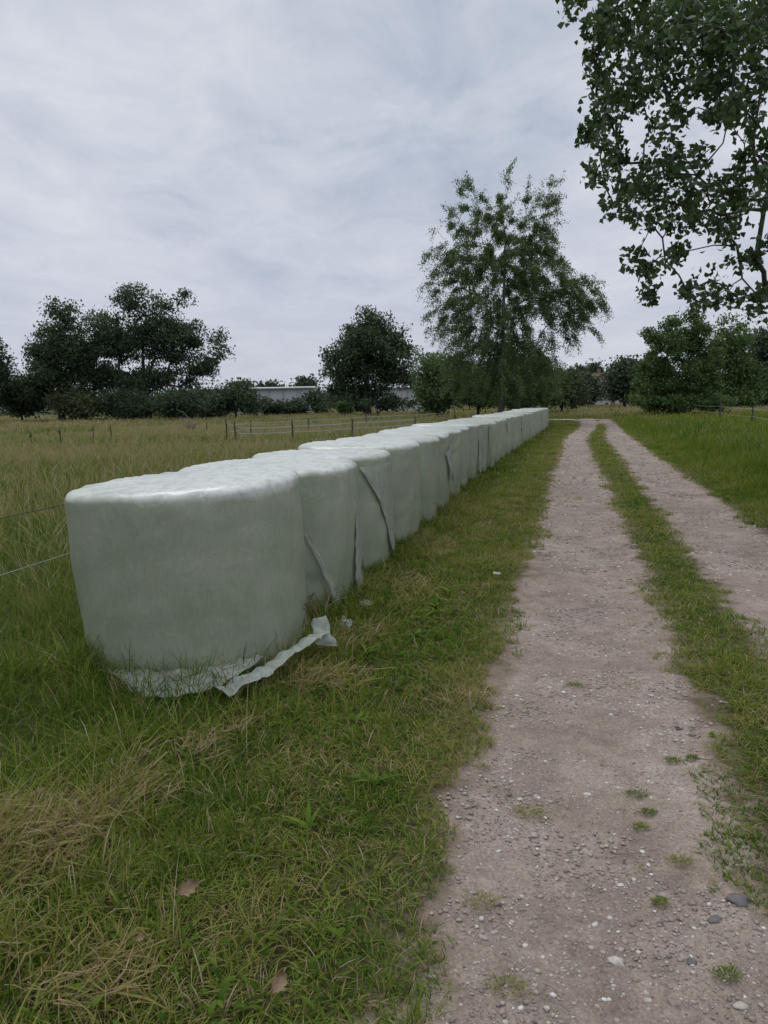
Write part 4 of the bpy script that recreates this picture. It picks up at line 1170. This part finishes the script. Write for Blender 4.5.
# a dead shrub in the meadow
M_['deadwood'] = plain('dead_wood', (.20, .18, .16), .9, .3, 20)
p = P2(190, 42, 0); mb = MB(); random.seed(9)
for k in range(26):
    a = random.uniform(0, 2 * PI); l = random.uniform(.5, 1.0); w = random.uniform(.2, .55)
    mb.tube([(0.02 * math.cos(a), .02 * math.sin(a), 0), (w * .5 * math.cos(a), w * .5 * math.sin(a), l * .6), (w * math.cos(a) * 1.3, w * math.sin(a), l)], [.022, .016, .008], 5)
mb.tube([(0, 0, .7), (-.3, 0, 1.15), (-.7, 0, 1.3)], [.02, .016, .008], 5)
o = mb.build('dead_shrub', M_['deadwood']); o.location = (p[0], p[1], 0)
tag(o, 'bare grey dead shrub poking out of the meadow grass', 'shrub')

# ------------------------------------------------------------------ overhanging poplar, trunk outside the frame to the right
random.seed(21)
Z5 = [(100,30),(150,90),(165,175),(200,60),(260,120),(330,60),(330,160),(400,100),(450,50),(520,100),(600,60),(680,60),(700,150),(600,170),(480,170),(120,10),(230,20),(300,30),(380,30),(560,40),(640,110),(380,200),(300,200),(250,200),
      (190,260),(250,320),(170,400),(150,430),(200,460),(250,470),(300,260),(330,330),(400,270),(450,300),(580,330),(600,380),(680,330),(680,420),(650,500),(700,560),(620,560),(220,300),(200,350),(280,300),(350,290),(230,400),(180,300),(280,340),
      (200,540),(180,560),(250,520),(240,660),(290,690),(330,520),(400,480),(400,560),(350,600),(370,690),(420,650),(480,620),(500,560),(540,640),(470,720),(580,690),(620,640),(700,640),(300,830),(340,860),(400,830),(440,810),(350,950),
      (350,920),(470,930),(540,900),(560,950),(520,960),(640,840),(690,830),(720,780),(620,960),(700,950),(690,1000),(720,930),(600,750),(420,520),(450,590),(510,500),(320,610),(270,590),(230,500),(380,640),(330,580),(560,590),(600,610),(640,590),
      (570,730),(500,680),(420,720),(640,690),(700,500),(690,390),(640,340),(660,280),(600,260),(560,200),(500,210),(450,230),(340,240),(720,260),(690,210),(660,180),(400,170),(440,130),(500,50),(360,120),(290,100),(210,130),(180,220),(580,120),(640,40),(710,20),(720,100)]
TX, TY = 9.3, 11.8
ends = []
for zx, zy in Z5:
    Y = 10.2 + random.uniform(-1.0, 1.0)
    ends.append(at(540 + zx / 3.2, zy / 3.2, Y))
for k in range(40):   # denser upper mass
    zx, zy = random.uniform(190, 760), random.uniform(-60, 170)
    ends.append(at(540 + zx / 3.2, zy / 3.2, 10.4 + random.uniform(-2, 2)))
for k in range(24):   # looser sprays through the lower crown
    zx, zy = random.uniform(260, 760), random.uniform(230, 720)
    if zx < 300 and zy > 420: continue
    ends.append(at(540 + zx / 3.2, zy / 3.2, 10.6 + random.uniform(-2, 2)))
k = 0
while k < 330:        # the rest of the crown
    p = np.array([TX + rng.normal(0, 2.6), TY + rng.normal(0, 2.6), 6.8 + rng.normal(0, 2.0)])
    x, y = projv(p)
    if p[2] < 2.6 or (-50 < x < 790 and y > -30 and p[1] > 0) or p[0] < 2.4: continue
    ends.append(p); k += 1
ends = np.array(ends)
root = empty('poplar_tree', (TX, TY, 0))
tag(root, 'big poplar overhanging the track from the right, with broad dark leaves', 'tree')
tp = [(TX - .05 * t, TY, t * 8.5 - .1) for t in np.linspace(0, 1, 8)]
nodes, par = skeleton(None, tp, ends, sag=-.02)
off = np.array([TX, TY, 0])
link('trunk', branch_mesh('trunk', nodes - off, par, 8, .28, .0056, 7), M_['bark'], root)
n = len(ends); cnt = rng.integers(34, 80, n); idx = np.repeat(np.arange(n), cnt)
sg = rng.uniform(.065, .11, n)
P = ends[idx] + np.clip(rng.normal(0, 1, (len(idx), 3)), -1.6, 1.6) * sg[idx][:, None]
# leaves strung along the outer twigs too
tw = np.arange(8, len(nodes)); tsel = rng.choice(tw, 1300); uu = rng.random((1300, 1))
P = np.concatenate([P, nodes[tsel] * uu + nodes[par[tsel]] * (1 - uu) + np.clip(rng.normal(0, .05, (1300, 3)), -.08, .08)])
V, Fq, kv = leaf_faces(P - off, .070, 1.1, 'broad', .35)
T = np.clip(.45 + rng.normal(0, .22, len(P)), 0, 1)
link('crown', np_mesh('crown', V, Fq, attr={'tint': np.repeat(T, kv)}), M_['poplar'], root)

# ------------------------------------------------------------------ far buildings
M_['shed'] = plain('pale_sheet', (.42, .45, .47), .5, .1, 2)
M_['shedrib'] = plain('grey_rib', (.30, .32, .34), .5, .1, 2)
M_['roof_red'] = plain('brown_tiles', (.10, .062, .05), .8, .3, 3)
M_['brick'] = plain('brick_wall', (.17, .115, .095), .9, .25, 4)
M_['white'] = plain('white_paint', (.38, .38, .37), .4, .05, 3)
M_['pane'] = plain('window_glass', (.03, .035, .04), .1, .1, 2, .6)
def shed(name, label, x0, x1, ytop, Y):
    a = at(x0, ytop, Y); b = at(x1, ytop, Y); Hs = a[2]; Wd = b[0] - a[0]
    root = empty(name, ((a[0] + b[0]) / 2, Y, 0)); tag(root, label, 'shed', 'pale sheds beyond the meadow')
    mb = MB(); mb.box((0, 5, (Hs - .35) / 2), (Wd, 10, Hs - .35)); mb.build('wall', M_['shed'], root)
    rf = MB(); z0 = Hs - .348
    rf.add([(-Wd / 2 - .2, -.4, z0), (Wd / 2 + .2, -.4, z0), (Wd / 2 + .2, 5, Hs), (-Wd / 2 - .2, 5, Hs), (-Wd / 2 - .2, 10.4, z0), (Wd / 2 + .2, 10.4, z0)], [(0, 1, 2, 3), (3, 2, 5, 4), (0, 3, 4), (1, 5, 2)])
    ro = rf.build('roof', M_['shed'], root)
    nrib = int(Wd / 2.2)
    for i in range(nrib + 1):
        x = -Wd / 2 + .1 + i * (Wd - .2) / nrib
        rb = MB(); rb.box((x, -.05, (Hs - .4) / 2), (.22, .14, Hs - .4)); rb.build('rib', M_['shedrib'], root)
    gr = MB(); gr.box((0, -.5, z0 + .02), (Wd + .4, .14, .16)); gr.build('gutter', M_['shedrib'], root)
shed('greenhouse_shed', 'long pale shed with upright ribs seen between the round shrub and the round tree', 168, 312, 388.5, 125)
shed('greenhouse_shed', 'pale shed glimpsed behind the round tree', 375, 424, 386, 118)
p = at(601, 402, 140); root = empty('farmhouse', (p[0], p[1], 0), .3)
tag(root, 'brown roofed brick farmhouse at the end of the track, between trees', 'house')
hw, hd, he, hr = 2.4, 5, 2.7, 5.9
mb = MB(); mb.box((0, 0, he / 2), (2 * hw, 2 * hd, he)); mb.add([(-hw, -hd, he + .003), (hw, -hd, he + .003), (0, -hd, hr - .06)], [(0, 1, 2)]); mb.build('wall', M_['brick'], root)
rf = MB(); rf.add([(-hw - .35, -hd - .35, he - .3), (0, -hd - .35, hr), (hw + .35, -hd - .35, he - .3), (-hw - .35, hd + .35, he - .3), (0, hd + .35, hr), (hw + .35, hd + .35, he - .3)], [(0, 1, 4, 3), (1, 2, 5, 4)])
ro = rf.build('roof', M_['roof_red'], root)
mo = ro.modifiers.new('thick', 'SOLIDIFY'); mo.thickness = .15
ch = MB(); ch.box((.4, 1.5, hr + .2), (.5, .5, 1.2)); ch.build('chimney', M_['brick'], ro)
for wx in (-1.45, 1.45):
    wf = MB(); wf.box((wx, -hd - .03, 1.5), (1.1, .1, 1.3)); wo = wf.build('window', M_['white'], root)
    pn = MB(); pn.box((wx, -hd - .09, 1.5), (.9, .04, 1.1)); pn.build('pane', M_['pane'], wo)
d_ = MB(); d_.box((0, -hd - .03, 1.05), (.95, .1, 2.1)); d_.build('door', M_['white'], root)
# pale car parked at the house
p = at(597.5, 402, 132); root = empty('parked_car', (p[0], p[1], 0), .2); tag(root, 'small white car parked in front of the farmhouse', 'car')
prof = [(-2, .3), (2, .3), (2.02, .75), (1.1, .9), (.55, 1.4), (-1.0, 1.42), (-1.75, .95), (-2.02, .85)]
mb = MB(); nP = len(prof)
mb.add([(x, -.82, z) for x, z in prof] + [(x, .82, z) for x, z in prof], [tuple(range(nP - 1, -1, -1)), tuple(range(nP, 2 * nP))] + [(i, (i + 1) % nP, nP + (i + 1) % nP, nP + i) for i in range(nP)])
mb.build('body', M_['white'], root)
for sd_ in (-1, 1):
    wn = MB(); wn.add([(x, sd_ * .826, z) for x, z in ((-1.4, .95), (.95, .95), (.5, 1.33), (-.95, 1.35))], [(0, 1, 2, 3)]); wn.build('window', M_['pane'], root)
for sx in (-1.25, 1.25):
    for sy in (-.84, .84):
        wh = MB(); wh.tube([(sx, sy - .1, .32), (sx, sy + .1, .32)], .32, 14); wh.build('wheel', M_['insul'], root)

# ------------------------------------------------------------------ sky and light
w = bpy.data.worlds.new("World"); scene.world = w; w.use_nodes = True
nt = w.node_tree
for nn_ in list(nt.nodes): nt.nodes.remove(nn_)
out = N(nt, 'ShaderNodeOutputWorld')
SUN_EL, SUN_AZ = 56, -25      # azimuth measured from +Y towards +X
sk = N(nt, 'ShaderNodeTexSky'); sk.sky_type = 'NISHITA'; sk.sun_disc = False
sk.sun_elevation = math.radians(SUN_EL); sk.sun_rotation = math.radians(SUN_AZ)
b1 = N(nt, 'ShaderNodeBackground'); b1.inputs[1].default_value = .05; nt.links.new(sk.outputs[0], b1.inputs[0])
tc = N(nt, 'ShaderNodeTexCoord'); D = tc.outputs['Generated']
sep = N(nt, 'ShaderNodeSeparateXYZ'); nt.links.new(D, sep.inputs[0])
den = math_n(nt, 'ADD', math_n(nt, 'MAXIMUM', sep.outputs[2], 0.), .14)
cx = math_n(nt, 'DIVIDE', sep.outputs[0], den); cy = math_n(nt, 'DIVIDE', sep.outputs[1], den)
cmb = N(nt, 'ShaderNodeCombineXYZ'); nt.links.new(cx, cmb.inputs[0]); nt.links.new(cy, cmb.inputs[1])
mp = N(nt, 'ShaderNodeMapping'); mp.inputs['Scale'].default_value = (1.0, .72, 1); mp.inputs['Rotation'].default_value = (0, 0, .3); mp.inputs['Location'].default_value = (1.7, .4, 0)
nt.links.new(cmb.outputs[0], mp.inputs[0])
c1 = noise(nt, .75, 7, .56, mp.outputs[0], .35); c2 = noise(nt, 3.1, 6, .6, mp.outputs[0], .5)
cm = math_n(nt, 'ADD', math_n(nt, 'MULTIPLY', c1.outputs[0], .60), math_n(nt, 'MULTIPLY', c2.outputs[0], .40))
cl = ramp(nt, [(.36, (.46, .515, .625)), (.45, (.60, .645, .735)), (.54, (.72, .75, .82)), (.66, (.86, .88, .92))])
nt.links.new(cm, cl.inputs[0])
# thinner, bluer cloud low down; brighter overhead
lowm = maprange(nt, sep.outputs[2], .0, .30, .75, 0.)
cc = mixc(nt, cl.outputs[0], (.56, .59, .71), lowm)
up = maprange(nt, sep.outputs[2], .42, .95, 1.0, 2.1)
b2 = N(nt, 'ShaderNodeBackground'); nt.links.new(cc, b2.inputs[0]); nt.links.new(math_n(nt, 'MULTIPLY', up, 1.0), b2.inputs[1])
ad = N(nt, 'ShaderNodeMixShader'); ad.inputs[0].default_value = .88
nt.links.new(b1.outputs[0], ad.inputs[1]); nt.links.new(b2.outputs[0], ad.inputs[2])
nt.links.new(ad.outputs[0], out.inputs['Surface'])
ld = bpy.data.lights.new('sun', 'SUN'); ld.energy = .9; ld.angle = math.radians(25); ld.color = (1, .96, .9)
lo = bpy.data.objects.new('sun', ld); COL.objects.link(lo)
sd = Vector((math.sin(math.radians(SUN_AZ)) * math.cos(math.radians(SUN_EL)), math.cos(math.radians(SUN_AZ)) * math.cos(math.radians(SUN_EL)), math.sin(math.radians(SUN_EL))))
lo.rotation_euler = sd.to_track_quat('Z', 'Y').to_euler()
lo.location = (0, 0, 30)

vs = scene.view_settings
scene.display_settings.display_device = 'sRGB'
vs.view_transform = 'Standard'; vs.look = 'None'; vs.exposure = 0; vs.gamma = 1; vs.use_curve_mapping = False
scene.render.engine = 'CYCLES'
scene.cycles.max_bounces = 6; scene.cycles.diffuse_bounces = 3; scene.cycles.transmission_bounces = 3
